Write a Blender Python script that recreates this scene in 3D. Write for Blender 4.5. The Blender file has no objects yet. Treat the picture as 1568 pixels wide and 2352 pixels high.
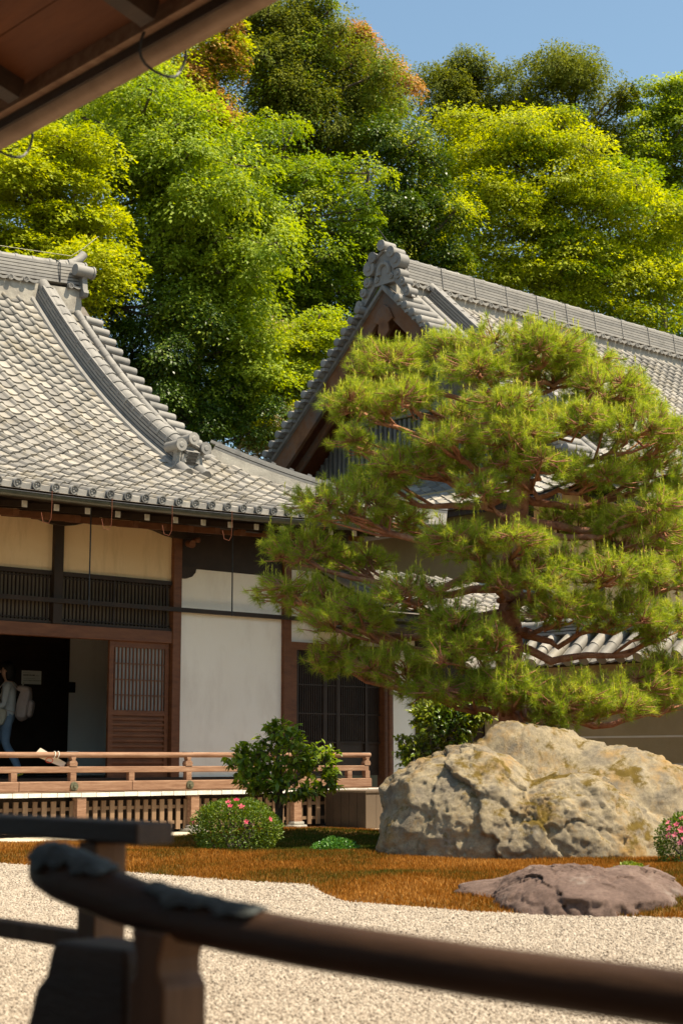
import bpy, bmesh, math, random
import numpy as np
from mathutils import Vector, Matrix, noise

random.seed(7)
rng = np.random.default_rng(11)
SC = bpy.context.scene
COL = SC.collection
PI = math.pi

# ------------------------------------------------------------------ camera, sky, sun, exposure
# World axes: X runs along the temple hall's front, Y towards the hall, Z up (metres).
EYE = np.array([0.0, 0.0, 1.05])
AZ, PITCH = math.radians(48.0), math.radians(8.697)
LENS_PX, REF_W, REF_H = 3700.0, 1568.0, 2352.0        # focal length and size of the survey frame
FWD = np.array([math.cos(AZ) * math.cos(PITCH), math.sin(AZ) * math.cos(PITCH), math.sin(PITCH)])
RGT = np.array([math.sin(AZ), -math.cos(AZ), 0.0])
UPV = np.cross(RGT, FWD)

cam_data = bpy.data.cameras.new('camera')
cam = bpy.data.objects.new('camera', cam_data)
COL.objects.link(cam)
cam.location = EYE
cam.rotation_euler = Vector(FWD).to_track_quat('-Z', 'Y').to_euler()
cam_data.sensor_fit = 'VERTICAL'
cam_data.sensor_height = 36.0
cam_data.lens = 36.0 * LENS_PX / REF_H
cam_data.clip_start, cam_data.clip_end = 0.05, 2000.0
cam_data.dof.use_dof = True
cam_data.dof.focus_distance = 21.0
cam_data.dof.aperture_fstop = 4.0
SC.camera = cam

SUN_DIR = Vector((0.28, -0.46, 1.0)).normalized()      # towards the sun
world = bpy.data.worlds.new('World')
SC.world = world
world.use_nodes = True
wn = world.node_tree.nodes
sky = wn.new('ShaderNodeTexSky')
sky.sky_type = 'NISHITA'
sky.sun_disc = False
sky.sun_elevation = math.asin(SUN_DIR.z)
sky.sun_rotation = math.atan2(SUN_DIR.x, SUN_DIR.y)
sky.air_density, sky.dust_density, sky.ozone_density = 1.0, 1.6, 1.0
wn['Background'].inputs['Strength'].default_value = 0.115
film = wn.new('ShaderNodeMix')                         # the picture's slightly warm colour balance, the same over the whole sky
film.data_type, film.blend_type = 'RGBA', 'MULTIPLY'
film.inputs[0].default_value = 1.0
film.inputs[7].default_value = (0.86, 0.93, 0.84, 1)
world.node_tree.links.new(sky.outputs[0], film.inputs[6])
world.node_tree.links.new(film.outputs[2], wn['Background'].inputs['Color'])

sun_data = bpy.data.lights.new('sun', 'SUN')
sun = bpy.data.objects.new('sun', sun_data)
COL.objects.link(sun)
sun.location = (10, -10, 30)
sun.rotation_euler = SUN_DIR.to_track_quat('Z', 'Y').to_euler()
sun_data.energy = 5.0
sun_data.angle = math.radians(0.55)
sun_data.color = (1.0, 0.87, 0.67)

SC.view_settings.view_transform = 'Standard'
SC.view_settings.look = 'None'
SC.view_settings.gamma = 1.0
SC.view_settings.exposure = 0.95
SC.render.engine = 'CYCLES'
SC.cycles.use_denoising = True
SC.cycles.max_bounces = 8
SC.cycles.diffuse_bounces = 5
SC.cycles.transmission_bounces = 4


def at(x, y, axis, val):
    """point where the sight line through survey pixel (x, y) meets the plane axis = val"""
    r = RGT * (x - REF_W / 2) + UPV * (REF_H / 2 - y) + FWD * LENS_PX
    return EYE + r * ((val - EYE[axis]) / r[axis])


def atd(x, y, d):
    """the same at depth d metres"""
    r = RGT * (x - REF_W / 2) + UPV * (REF_H / 2 - y) + FWD * LENS_PX
    return EYE + r * (d / LENS_PX)


def proj(p):
    d = np.atleast_2d(np.asarray(p, float)) - EYE
    z = d @ FWD
    return np.stack([REF_W / 2 + LENS_PX * (d @ RGT) / z, REF_H / 2 - LENS_PX * (d @ UPV) / z, z], 1)


# ------------------------------------------------------------------ materials
MATS = {}


def nodes_of(name):
    m = bpy.data.materials.new(name)
    m.use_nodes = True
    MATS[name] = m
    nt = m.node_tree
    return m, nt, nt.nodes, nt.links, nt.nodes['Principled BSDF']


def ramp(N, stops):
    r = N.new('ShaderNodeValToRGB')
    el = r.color_ramp.elements
    while len(el) < len(stops):
        el.new(0.5)
    for e, (p, c) in zip(el, stops):
        e.position = p
        e.color = (*c, 1)
    return r


def noise_node(N, L, coord, scale, detail=5, rough=0.6, vec_scale=None):
    n = N.new('ShaderNodeTexNoise')
    n.inputs['Scale'].default_value = scale
    n.inputs['Detail'].default_value = detail
    n.inputs['Roughness'].default_value = rough
    if vec_scale is not None:
        mp = N.new('ShaderNodeMapping')
        mp.inputs['Scale'].default_value = vec_scale
        L.new(coord, mp.inputs['Vector'])
        coord = mp.outputs[0]
    L.new(coord, n.inputs['Vector'])
    return n


def surf(name, stops, scale=3.0, rough=0.75, bump=0.2, bump_scale=None, stretch=None, spec=0.3, detail=6, dist=0.02,
         second=None, metal=0.0, second_stretch=None):
    """noise-coloured rough surface; stretch gives grain"""
    m, nt, N, L, b = nodes_of(name)
    tc = N.new('ShaderNodeTexCoord')
    co = tc.outputs['Object']
    n1 = noise_node(N, L, co, scale, detail, 0.65, stretch)
    r = ramp(N, stops)
    L.new(n1.outputs['Fac'], r.inputs[0])
    out = r.outputs[0]
    if second:                                           # (scale, colour, low, high): stains over the first colour
        n3 = noise_node(N, L, co, second[0], 6, 0.7, second_stretch)
        mr = N.new('ShaderNodeMapRange')
        mr.inputs['From Min'].default_value, mr.inputs['From Max'].default_value = second[2], second[3]
        L.new(n3.outputs['Fac'], mr.inputs['Value'])
        mx = N.new('ShaderNodeMix')
        mx.data_type = 'RGBA'
        L.new(mr.outputs[0], mx.inputs[0])
        L.new(out, mx.inputs[6])
        mx.inputs[7].default_value = (*second[1], 1)
        out = mx.outputs[2]
    L.new(out, b.inputs['Base Color'])
    b.inputs['Roughness'].default_value = rough
    b.inputs['Specular IOR Level'].default_value = spec
    b.inputs['Metallic'].default_value = metal
    if bump:
        n2 = noise_node(N, L, co, bump_scale or scale * 6, 5, 0.7, stretch)
        bp = N.new('ShaderNodeBump')
        bp.inputs['Strength'].default_value = bump
        bp.inputs['Distance'].default_value = dist
        L.new(n2.outputs['Fac'], bp.inputs['Height'])
        L.new(bp.outputs[0], b.inputs['Normal'])
    return m


def pieces_mat(name, stops, rough=0.7, nscale=8.0, namt=0.25, bump=0.25, stretch=None, spec=0.3, stain=None):
    """each piece its own shade (object random or the 'tint' attribute), with fine wear on top"""
    m, nt, N, L, b = nodes_of(name)
    at_ = N.new('ShaderNodeAttribute')
    at_.attribute_name = 'tint'
    oi = N.new('ShaderNodeObjectInfo')
    ad = N.new('ShaderNodeMath'); ad.operation = 'ADD'
    L.new(at_.outputs['Fac'], ad.inputs[0]); L.new(oi.outputs['Random'], ad.inputs[1])
    fr = N.new('ShaderNodeMath'); fr.operation = 'FRACT'
    L.new(ad.outputs[0], fr.inputs[0])
    geo = N.new('ShaderNodeNewGeometry')
    n1 = noise_node(N, L, geo.outputs['Position'], nscale, 6, 0.7, stretch)
    mx = N.new('ShaderNodeMix'); mx.data_type = 'FLOAT'
    mx.inputs[0].default_value = namt
    L.new(fr.outputs[0], mx.inputs[2]); L.new(n1.outputs['Fac'], mx.inputs[3])
    r = ramp(N, stops)
    L.new(mx.outputs[0], r.inputs[0])
    out = r.outputs[0]
    if stain:
        n3 = noise_node(N, L, geo.outputs['Position'], stain[0], 6, 0.75)
        mr = N.new('ShaderNodeMapRange')
        mr.inputs['From Min'].default_value, mr.inputs['From Max'].default_value = stain[2], stain[3]
        L.new(n3.outputs['Fac'], mr.inputs['Value'])
        m2 = N.new('ShaderNodeMix'); m2.data_type = 'RGBA'
        L.new(mr.outputs[0], m2.inputs[0]); L.new(out, m2.inputs[6])
        m2.inputs[7].default_value = (*stain[1], 1)
        out = m2.outputs[2]
    L.new(out, b.inputs['Base Color'])
    b.inputs['Roughness'].default_value = rough
    b.inputs['Specular IOR Level'].default_value = spec
    if bump:
        n2 = noise_node(N, L, geo.outputs['Position'], nscale * 5, 4, 0.7, stretch)
        bp = N.new('ShaderNodeBump')
        bp.inputs['Strength'].default_value = bump
        bp.inputs['Distance'].default_value = 0.01
        L.new(n2.outputs['Fac'], bp.inputs['Height'])
        L.new(bp.outputs[0], b.inputs['Normal'])
    return m


def leaf_mat(name, stops, trans=0.35, rough=0.45, spec=0.35, tcol=None, patch=None):
    """thin leaf: gloss on top, light coming through; the shade differs leaf by leaf"""
    m, nt, N, L, b = nodes_of(name)
    at_ = N.new('ShaderNodeAttribute')
    at_.attribute_name = 'tint'
    oi = N.new('ShaderNodeObjectInfo')
    ad = N.new('ShaderNodeMath'); ad.operation = 'ADD'
    L.new(at_.outputs['Fac'], ad.inputs[0])
    mu = N.new('ShaderNodeMath'); mu.operation = 'MULTIPLY'
    L.new(oi.outputs['Random'], mu.inputs[0])
    mu.inputs[1].default_value = 0.9 if patch == 'objects' else 0.0
    L.new(mu.outputs[0], ad.inputs[1])
    r = ramp(N, stops)
    L.new(ad.outputs[0], r.inputs[0])
    L.new(r.outputs[0], b.inputs['Base Color'])
    b.inputs['Roughness'].default_value = rough
    b.inputs['Specular IOR Level'].default_value = spec
    tr = N.new('ShaderNodeBsdfTranslucent')
    hs = N.new('ShaderNodeHueSaturation')
    hs.inputs['Hue'].default_value = 0.485
    hs.inputs['Saturation'].default_value = 1.1
    hs.inputs['Value'].default_value = 1.25
    L.new(r.outputs[0], hs.inputs['Color'])
    L.new(hs.outputs[0], tr.inputs['Color'])
    ms = N.new('ShaderNodeMixShader')
    ms.inputs[0].default_value = trans
    L.new(b.outputs[0], ms.inputs[1]); L.new(tr.outputs[0], ms.inputs[2])
    L.new(ms.outputs[0], N['Material Output'].inputs['Surface'])
    return m


tile_m = pieces_mat('roof_tile', [(0.0, (0.10, 0.093, 0.086)), (0.3, (0.20, 0.186, 0.165)), (0.7, (0.305, 0.28, 0.242)), (1.0, (0.41, 0.37, 0.315))],
                    rough=0.62, nscale=4, namt=0.42, bump=0.35, stain=(1.9, (0.24, 0.20, 0.13), 0.50, 0.74))
ridge_m = pieces_mat('ridge_tile', [(0.0, (0.10, 0.096, 0.09)), (0.4, (0.20, 0.19, 0.175)), (1.0, (0.33, 0.31, 0.275))],
                     rough=0.65, nscale=6, namt=0.6, bump=0.35, stain=(2.5, (0.10, 0.095, 0.085), 0.55, 0.75))
mortar_m = surf('mortar', [(0.3, (0.22, 0.20, 0.17)), (0.7, (0.42, 0.39, 0.33))], scale=4, rough=0.9, bump=0.4)
underlay_m = surf('roof_underlay', [(0.3, (0.10, 0.085, 0.07)), (0.7, (0.16, 0.14, 0.12))], scale=4, rough=0.95)
plaster_m = surf('white_plaster', [(0.3, (0.84, 0.78, 0.67)), (0.7, (0.88, 0.83, 0.73))], scale=1.2, rough=0.9, bump=0.12, bump_scale=60,
                 second=(1.3, (0.70, 0.63, 0.53), 0.50, 0.90), second_stretch=(2.0, 2.0, 0.6))
ochre_m = surf('ochre_plaster', [(0.3, (0.70, 0.50, 0.28)), (0.7, (0.76, 0.57, 0.34))], scale=1.4, rough=0.92, bump=0.25, bump_scale=70, second=(2.0, (0.52, 0.36, 0.19), 0.50, 0.82), second_stretch=(2.2, 2.2, 0.4))
tan_m = surf('tan_earth_plaster', [(0.3, (0.30, 0.235, 0.12)), (0.7, (0.40, 0.31, 0.17))], scale=1.3, rough=0.95, bump=0.3, bump_scale=50)
line_m = surf('wall_line', [(0.3, (0.60, 0.54, 0.42)), (0.7, (0.68, 0.62, 0.50))], scale=3, rough=0.9, bump=0.1)
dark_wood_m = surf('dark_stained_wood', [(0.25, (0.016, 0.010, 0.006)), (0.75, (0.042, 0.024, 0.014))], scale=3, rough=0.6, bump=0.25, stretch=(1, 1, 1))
red_wood_m = surf('red_brown_wood', [(0.25, (0.09, 0.032, 0.014)), (0.75, (0.19, 0.075, 0.03))], scale=5, rough=0.55, bump=0.25, stretch=(0.7, 1, 3))
rail_wood_m = surf('weathered_rail_wood', [(0.25, (0.17, 0.082, 0.045)), (0.55, (0.29, 0.165, 0.10)), (0.8, (0.41, 0.27, 0.18))], scale=6, rough=0.75,
                   bump=0.35, stretch=(0.5, 3, 5))
plank_m = pieces_mat('veranda_plank', [(0.0, (0.16, 0.095, 0.055)), (0.5, (0.26, 0.165, 0.10)), (1.0, (0.36, 0.25, 0.16))], rough=0.75, nscale=6,
                     namt=0.5, stretch=(4, 0.6, 4))
white_end_m = surf('white_painted_end', [(0.3, (0.60, 0.56, 0.48)), (0.7, (0.82, 0.80, 0.74))], scale=9, rough=0.85, bump=0.2,
                   second=(6, (0.36, 0.30, 0.22), 0.58, 0.75))
slat_m = pieces_mat('lattice_slat', [(0.0, (0.12, 0.07, 0.04)), (0.5, (0.21, 0.13, 0.075)), (1.0, (0.32, 0.215, 0.135))], rough=0.8, nscale=9,
                    namt=0.55, stretch=(4, 4, 0.5))
grey_wood_m = surf('grey_weathered_wood', [(0.25, (0.11, 0.105, 0.095)), (0.75, (0.24, 0.23, 0.21))], scale=5, rough=0.85, bump=0.35, stretch=(2, 2, 0.3))
barge_m = surf('bargeboard_wood', [(0.3, (0.10, 0.045, 0.02)), (0.6, (0.22, 0.095, 0.035)), (0.8, (0.34, 0.15, 0.05))], scale=2.2, rough=0.7, bump=0.3,
               second=(1.1, (0.09, 0.07, 0.055), 0.45, 0.62))
eave_wood_m = surf('eave_board_wood', [(0.3, (0.09, 0.024, 0.006)), (0.7, (0.17, 0.050, 0.012))], scale=2.5, rough=0.7, bump=0.2, stretch=(3, 0.4, 3))
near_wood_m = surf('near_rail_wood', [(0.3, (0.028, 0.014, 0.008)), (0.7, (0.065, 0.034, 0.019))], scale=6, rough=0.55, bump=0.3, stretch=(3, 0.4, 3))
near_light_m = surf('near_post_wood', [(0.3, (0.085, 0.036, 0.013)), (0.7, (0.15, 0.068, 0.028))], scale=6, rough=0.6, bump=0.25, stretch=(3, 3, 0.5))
copper_m = surf('gutter_copper', [(0.3, (0.22, 0.13, 0.08)), (0.7, (0.33, 0.21, 0.135))], scale=6, rough=0.5, bump=0.1, metal=0.25)
patina_m = surf('patina_metal', [(0.3, (0.020, 0.021, 0.020)), (0.7, (0.085, 0.095, 0.09))], scale=20, rough=0.6, bump=0.7, bump_scale=45, dist=0.01, metal=0.3)
gutter_m = surf('dark_gutter', [(0.3, (0.03, 0.035, 0.025)), (0.7, (0.085, 0.085, 0.06))], scale=5, rough=0.35, bump=0.15, spec=0.6)
hook_m = surf('rusty_hook', [(0.3, (0.13, 0.035, 0.015)), (0.7, (0.22, 0.07, 0.03))], scale=30, rough=0.7, bump=0)
iron_m = surf('dark_iron', [(0.3, (0.03, 0.03, 0.032)), (0.7, (0.06, 0.06, 0.062))], scale=20, rough=0.5, bump=0, metal=0.6)
brass_m = surf('greened_bronze', [(0.3, (0.10, 0.105, 0.065)), (0.7, (0.22, 0.21, 0.14))], scale=25, rough=0.5, bump=0.2, metal=0.5)
paper_m = surf('paper_white', [(0.3, (0.72, 0.70, 0.62)), (0.7, (0.80, 0.78, 0.70))], scale=5, rough=0.9, bump=0)
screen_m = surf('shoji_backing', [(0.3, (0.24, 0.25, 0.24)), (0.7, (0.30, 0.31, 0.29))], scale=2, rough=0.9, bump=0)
ink_m = surf('ink', [(0.3, (0.05, 0.045, 0.04)), (0.7, (0.10, 0.09, 0.08))], scale=60, rough=0.9, bump=0)
red_ink_m = surf('red_ink', [(0.3, (0.60, 0.08, 0.05)), (0.7, (0.70, 0.12, 0.08))], scale=60, rough=0.9, bump=0)
pale_wood_m = surf('pale_board_wood', [(0.3, (0.66, 0.55, 0.42)), (0.7, (0.78, 0.69, 0.56))], scale=6, rough=0.8, bump=0.15, stretch=(1, 4, 4))
stone_m = surf('grey_stone', [(0.3, (0.26, 0.25, 0.22)), (0.7, (0.42, 0.40, 0.35))], scale=7, rough=0.9, bump=0.5)
paving_m = surf('sandy_paving', [(0.3, (0.46, 0.40, 0.30)), (0.7, (0.60, 0.53, 0.41))], scale=5, rough=0.95, bump=0.4, bump_scale=70)
bark_m = surf('grey_bark', [(0.3, (0.055, 0.042, 0.03)), (0.7, (0.15, 0.12, 0.09))], scale=5, rough=0.9, bump=0.6, stretch=(2, 2, 0.5))
red_bark_m = surf('red_pine_bark', [(0.25, (0.17, 0.06, 0.032)), (0.5, (0.40, 0.17, 0.095)), (0.8, (0.60, 0.33, 0.21))], scale=9, rough=0.85, bump=0.9,
                  bump_scale=28, dist=0.03)


# ------------------------------------------------------------------ mesh helpers
class MB:
    """collects shapes; build() links them as ONE mesh object"""
    def __init__(self):
        self.v, self.f, self.m, self.n = [], [], [], 0

    def add(self, verts, faces, mi=0):
        o = self.n
        self.v.extend([tuple(map(float, p)) for p in verts])
        self.f.extend([tuple(i + o for i in f) for f in faces])
        self.m.extend([mi] * len(faces))
        self.n += len(verts)
        return self

    def box(self, x0, x1, y0, y1, z0, z1, mi=0):
        v = [(x0, y0, z0), (x1, y0, z0), (x1, y1, z0), (x0, y1, z0), (x0, y0, z1), (x1, y0, z1), (x1, y1, z1), (x0, y1, z1)]
        return self.add(v, [(0, 3, 2, 1), (4, 5, 6, 7), (0, 1, 5, 4), (1, 2, 6, 5), (2, 3, 7, 6), (3, 0, 4, 7)], mi)

    def beam(self, p0, p1, w, h, up=(0, 0, 1), mi=0):
        """bar of width w and height h from p0 to p1"""
        p0, p1 = Vector(p0), Vector(p1)
        d = (p1 - p0).normalized()
        s = d.cross(Vector(up)).normalized()
        u = s.cross(d)
        v = [p + s * a * w / 2 + u * b * h / 2 for p in (p0, p1) for a, b in ((-1, -1), (1, -1), (1, 1), (-1, 1))]
        return self.add(v, [(0, 1, 2, 3), (7, 6, 5, 4), (0, 4, 5, 1), (1, 5, 6, 2), (2, 6, 7, 3), (3, 7, 4, 0)], mi)

    def tube(self, pts, rad, n=8, cap=True, mi=0, arc=None):
        pts = [Vector(p) for p in pts]
        if not hasattr(rad, '__len__'):
            rad = [rad] * len(pts)
        rings = []
        ref = None
        for i, p in enumerate(pts):
            d = (pts[min(i + 1, len(pts) - 1)] - pts[max(i - 1, 0)]).normalized()
            if ref is None:
                ref = Vector((0, 0, 1)) if abs(d.z) < 0.9 else Vector((1, 0, 0))
            s = d.cross(ref)
            if s.length < 1e-4:
                s = d.cross(Vector((0.3, 0.9, 0.1)))
            s.normalize()
            u = s.cross(d)
            ref = u
            rings.append([p + (s * math.cos(2 * PI * k / n) + u * math.sin(2 * PI * k / n)) * rad[i] for k in range(n)])
        v = [q for r in rings for q in r]
        f = []
        for i in range(len(pts) - 1):
            for k in range(n):
                a, b = i * n + k, i * n + (k + 1) % n
                f.append((a, b, b + n, a + n))
        if cap:
            f.append(tuple(range(n - 1, -1, -1)))
            f.append(tuple(range((len(pts) - 1) * n, len(pts) * n)))
        return self.add(v, f, mi)

    def sweep(self, pts, section, side=None, closed=True, mi=0, caps=True):
        """section of (side, up) offsets swept along pts; up stays as near to Z as it can"""
        pts = [Vector(p) for p in pts]
        n = len(section)
        v = []
        for i, p in enumerate(pts):
            d = (pts[min(i + 1, len(pts) - 1)] - pts[max(i - 1, 0)]).normalized()
            s = Vector(side) if side else d.cross(Vector((0, 0, 1))).normalized()
            u = s.cross(d).normalized()
            for a, b in section:
                v.append(p + s * a + u * b)
        f = []
        for i in range(len(pts) - 1):
            for k in range(n if closed else n - 1):
                a, b = i * n + k, i * n + (k + 1) % n
                f.append((a, b, b + n, a + n))
        if caps and closed:
            f.append(tuple(range(n - 1, -1, -1)))
            f.append(tuple(range((len(pts) - 1) * n, len(pts) * n)))
        return self.add(v, f, mi)

    def prism(self, poly, o, ax, ay, depth, mi=0):
        """polygon in the (ax, ay) plane at o, pushed along ax x ay by depth"""
        o, ax, ay = Vector(o), Vector(ax), Vector(ay)
        nrm = ax.cross(ay).normalized() * depth
        n = len(poly)
        a = [o + ax * x + ay * y for x, y in poly]
        v = a + [p + nrm for p in a]
        f = [tuple(range(n - 1, -1, -1)), tuple(range(n, 2 * n))] + [(k, (k + 1) % n, (k + 1) % n + n, k + n) for k in range(n)]
        return self.add(v, f, mi)

    def build(self, name, mats, parent=None, smooth=False, bevel=0.0, origin=None, angle=None):
        me = bpy.data.meshes.new(name)
        vs = self.v
        if origin is not None:
            vs = [(x - origin[0], y - origin[1], z - origin[2]) for x, y, z in vs]
        me.from_pydata(vs, [], self.f)
        for m in (mats if isinstance(mats, (list, tuple)) else [mats]):
            me.materials.append(m)
        if any(self.m):
            me.polygons.foreach_set('material_index', self.m)
        me.update()
        if smooth:
            me.polygons.foreach_set('use_smooth', [True] * len(me.polygons))
            if angle:
                me.set_sharp_from_angle(angle=math.radians(angle))
        o = bpy.data.objects.new(name, me)
        COL.objects.link(o)
        if origin is not None:
            o.location = origin
        if bevel:
            b = o.modifiers.new('bevel', 'BEVEL')
            b.width = bevel
            b.segments = 2
            b.limit_method = 'ANGLE'
        return put(o, parent)


def put(o, parent):
    if parent is not None:
        o.parent = parent
        o.matrix_parent_inverse = WORLD_OF(parent).inverted()
    return o


def WORLD_OF(o):
    m = o.matrix_basis.copy()
    if o.parent:
        return WORLD_OF(o.parent) @ o.matrix_parent_inverse @ m
    return m


def tag(o, label=None, cat=None, group=None, kind=None):
    for k, val in (('label', label), ('category', cat), ('group', group), ('kind', kind)):
        if val:
            o[k] = val
    return o


def empty(name, loc, label, cat, group=None):
    o = bpy.data.objects.new(name, None)
    COL.objects.link(o)
    o.location = loc
    o.empty_display_size = 0.3
    return tag(o, label, cat, group)


def np_mesh(name, verts, faces, mat, parent=None, tint=None, k=3, smooth=False, kind=None):
    """numpy verts (N,3), faces (M,k)"""
    me = bpy.data.meshes.new(name)
    verts = np.ascontiguousarray(verts, np.float32)
    faces = np.ascontiguousarray(faces, np.int32)
    me.vertices.add(len(verts))
    me.vertices.foreach_set('co', verts.ravel())
    me.loops.add(faces.size)
    me.loops.foreach_set('vertex_index', faces.ravel())
    me.polygons.add(len(faces))
    me.polygons.foreach_set('loop_start', np.arange(0, faces.size, k, dtype=np.int32))
    me.polygons.foreach_set('loop_total', np.full(len(faces), k, np.int32))
    if tint is not None:
        a = me.attributes.new('tint', 'FLOAT', 'POINT')
        a.data.foreach_set('value', np.ascontiguousarray(tint, np.float32))
    if smooth:
        me.polygons.foreach_set('use_smooth', np.ones(len(faces), bool))
    me.materials.append(mat)
    me.update(calc_edges=True)
    me.validate()
    o = bpy.data.objects.new(name, me)
    COL.objects.link(o)
    if kind:
        o['kind'] = kind
    return put(o, parent)


def unit(a):
    return a / np.maximum(np.linalg.norm(a, axis=-1, keepdims=True), 1e-9)


def leaves(name, pos, axis, nrm, length, width, tint, mat, parent=None, fold=0.15, kind='stuff', simple=False):
    """one four-cornered folded leaf per row"""
    n = len(pos)
    axis = unit(axis)
    side = unit(np.cross(axis, nrm))
    up = np.cross(side, axis)
    L, Wd = length[:, None], width[:, None]
    if simple:                                           # a few pixels in the picture: one bent-tipped triangle
        v = np.empty((n, 3, 3))
        v[:, 0] = pos + axis * L * 0.25 + side * Wd / 2
        v[:, 1] = pos + axis * L * 0.25 - side * Wd / 2
        v[:, 2] = pos + axis * L - up * L * 0.15
        return np_mesh(name, v.reshape(-1, 3), np.arange(3 * n).reshape(-1, 3), mat, parent, np.repeat(tint, 3), 3, kind=kind)
    v = np.empty((n, 4, 3))
    v[:, 0] = pos
    v[:, 1] = pos + axis * L * 0.45 + side * Wd / 2 + up * Wd * fold
    v[:, 2] = pos + axis * L - up * L * 0.12
    v[:, 3] = pos + axis * L * 0.45 - side * Wd / 2 + up * Wd * fold
    b = np.arange(n)[:, None] * 4
    f = np.concatenate([b + [0, 1, 2], b + [0, 2, 3]], 0)
    return np_mesh(name, v.reshape(-1, 3), f, mat, parent, np.repeat(tint, 4), 3, kind=kind)


def fbm(p, oct=4, sc=1.0):
    return noise.fractal(Vector(p) * sc, 0.9, 2.1, oct)

# ------------------------------------------------------------------ the ground
soil_m = surf('soil', [(0.3, (0.10, 0.075, 0.045)), (0.7, (0.16, 0.12, 0.075))], scale=1.5, rough=1.0, bump=0.5)
gravel_bed_m = surf('gravel_bed', [(0.3, (0.26, 0.21, 0.155)), (0.7, (0.37, 0.31, 0.235))], scale=45, rough=0.95, bump=0.8, bump_scale=70, dist=0.02)
pebble_m = pieces_mat('pebble', [(0.0, (0.19, 0.148, 0.108)), (0.3, (0.30, 0.245, 0.188)), (0.7, (0.39, 0.328, 0.258)), (1.0, (0.51, 0.445, 0.36))], rough=0.9,
                      nscale=60, namt=0.2, bump=0.0)
hill_m = surf('hill_floor', [(0.3, (0.025, 0.03, 0.012)), (0.7, (0.06, 0.055, 0.025))], scale=0.8, rough=1.0, bump=0.8, dist=0.3)
moss_bed_m = surf('moss_bed', [(0.3, (0.13, 0.065, 0.012)), (0.6, (0.20, 0.10, 0.016)), (0.8, (0.10, 0.10, 0.016))], scale=2.2, rough=1.0, bump=0.9,
                  bump_scale=60, dist=0.03)

g = MB()
g.add([(-600, -600, -0.06), (800, -600, -0.06), (800, 800, -0.06), (-600, 800, -0.06)], [(0, 1, 2, 3)])
tag(g.build('ground', soil_m), kind='structure')


def hill_z(x, y):
    r = math.hypot(x, y)
    return -0.3 + 30 * (1 - math.exp(-max(0.0, r - 40) * 0.52 / 30)) + fbm((x, y, 0), 3, 0.06) * 1.2 * min(1, max(0, (r - 40) / 12))


v, f = [], []
NA, NR = 60, 40
for i in range(NA + 1):
    a = math.radians(5 + 80 * i / NA)
    for j in range(NR + 1):
        r = 38 + 150 * (j / NR) ** 1.6
        x, y = r * math.cos(a), r * math.sin(a)
        v.append((x, y, hill_z(x, y)))
for i in range(NA):
    for j in range(NR):
        k = i * (NR + 1) + j
        f.append((k, k + NR + 1, k + NR + 2, k + 1))
tag(MB().add(v, f).build('hill', hill_m, smooth=True), kind='structure')

g = MB()
g.add([(-6, -4, 0.0), (11, -4, 0.0), (11, 18.4, 0.0), (-6, 18.4, 0.0)], [(0, 1, 2, 3)])
tag(g.build('gravel_bed', gravel_bed_m), kind='structure')

# moss bed: its garden-side edge, X as a function of Y
EDGE_Y = [2.0, 4.0, 5.5, 6.55, 7.75, 8.98, 9.6, 10.36, 11.27, 12.7, 14.57, 16.4, 18.0]
EDGE_X = [11.5, 10.3, 9.6, 8.95, 8.28, 8.15, 8.5, 9.0, 8.78, 8.72, 8.5, 8.2, 8.0]


def edge_x(y):
    return float(np.interp(y, EDGE_Y, EDGE_X)) + 0.08 * fbm((0, y, 3), 4, 1.9)


def moss_z(x, y):
    d = max(0.0, x - edge_x(y))
    z = 0.012 + 0.085 * (1 - math.exp(-d / 0.5)) + 0.05 * fbm((x, y, 0), 3, 0.5) * min(1, d)
    z += 0.10 * math.exp(-((x - 13.3) ** 2 + (y - 15.2) ** 2) / 1.6)
    return max(z, 0.012)


v, f = [], []
NY, NX = 130, 70
for i in range(NY + 1):
    y = 2.2 + (16.45 - 2.2) * i / NY
    e = edge_x(y)
    for j in range(NX + 1):
        x = e + (17.6 - e) * (j / NX) ** 1.5
        v.append((x, y, moss_z(x, y)))
for i in range(NY):
    for j in range(NX):
        k = i * (NX + 1) + j
        f.append((k, k + 1, k + NX + 2, k + NX + 1))
tag(MB().add(v, f).build('moss_bed', moss_bed_m, smooth=True), kind='structure')

g = MB().box(-6, 17.6, 16.42, 19.3, -0.05, 0.055)
tag(g.build('stone_pavement', paving_m, bevel=0.015), kind='structure')

# moss blades with their orange spore stalks, greener near the shrubs
moss_m = leaf_mat('moss_blade', [(0.0, (0.05, 0.07, 0.008)), (0.28, (0.11, 0.085, 0.012)), (0.5, (0.22, 0.095, 0.012)), (0.75, (0.33, 0.135, 0.018)), (1.0, (0.44, 0.22, 0.05))],
                 trans=0.3, rough=0.7, spec=0.1)
N0 = 440000
yy = rng.uniform(3.0, 16.4, N0)
ee = np.interp(yy, EDGE_Y, EDGE_X)
xx = ee + rng.uniform(-0.04, 6.5, N0)
pr = proj(np.stack([xx, yy, np.zeros(N0)], 1))
ok = (pr[:, 0] > -140) & (pr[:, 0] < 2300) & (rng.random(N0) < np.clip(1.5 - (pr[:, 2] - 11) / 9, 0.35, 1))
xx, yy = xx[ok], yy[ok]
zz = np.array([moss_z(x, y) for x, y in zip(xx, yy)])
gr = np.array([fbm((x, y, 5), 3, 0.9) for x, y in zip(xx, yy)])
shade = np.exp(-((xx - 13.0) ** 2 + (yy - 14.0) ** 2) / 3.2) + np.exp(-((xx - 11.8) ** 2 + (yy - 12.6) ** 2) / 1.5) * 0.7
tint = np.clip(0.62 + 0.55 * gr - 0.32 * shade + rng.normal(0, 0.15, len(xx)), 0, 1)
n = len(xx)
ang = rng.uniform(0, 2 * PI, n)
h = rng.uniform(0.014, 0.040, n)
w = rng.uniform(0.0035, 0.0075, n)
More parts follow.
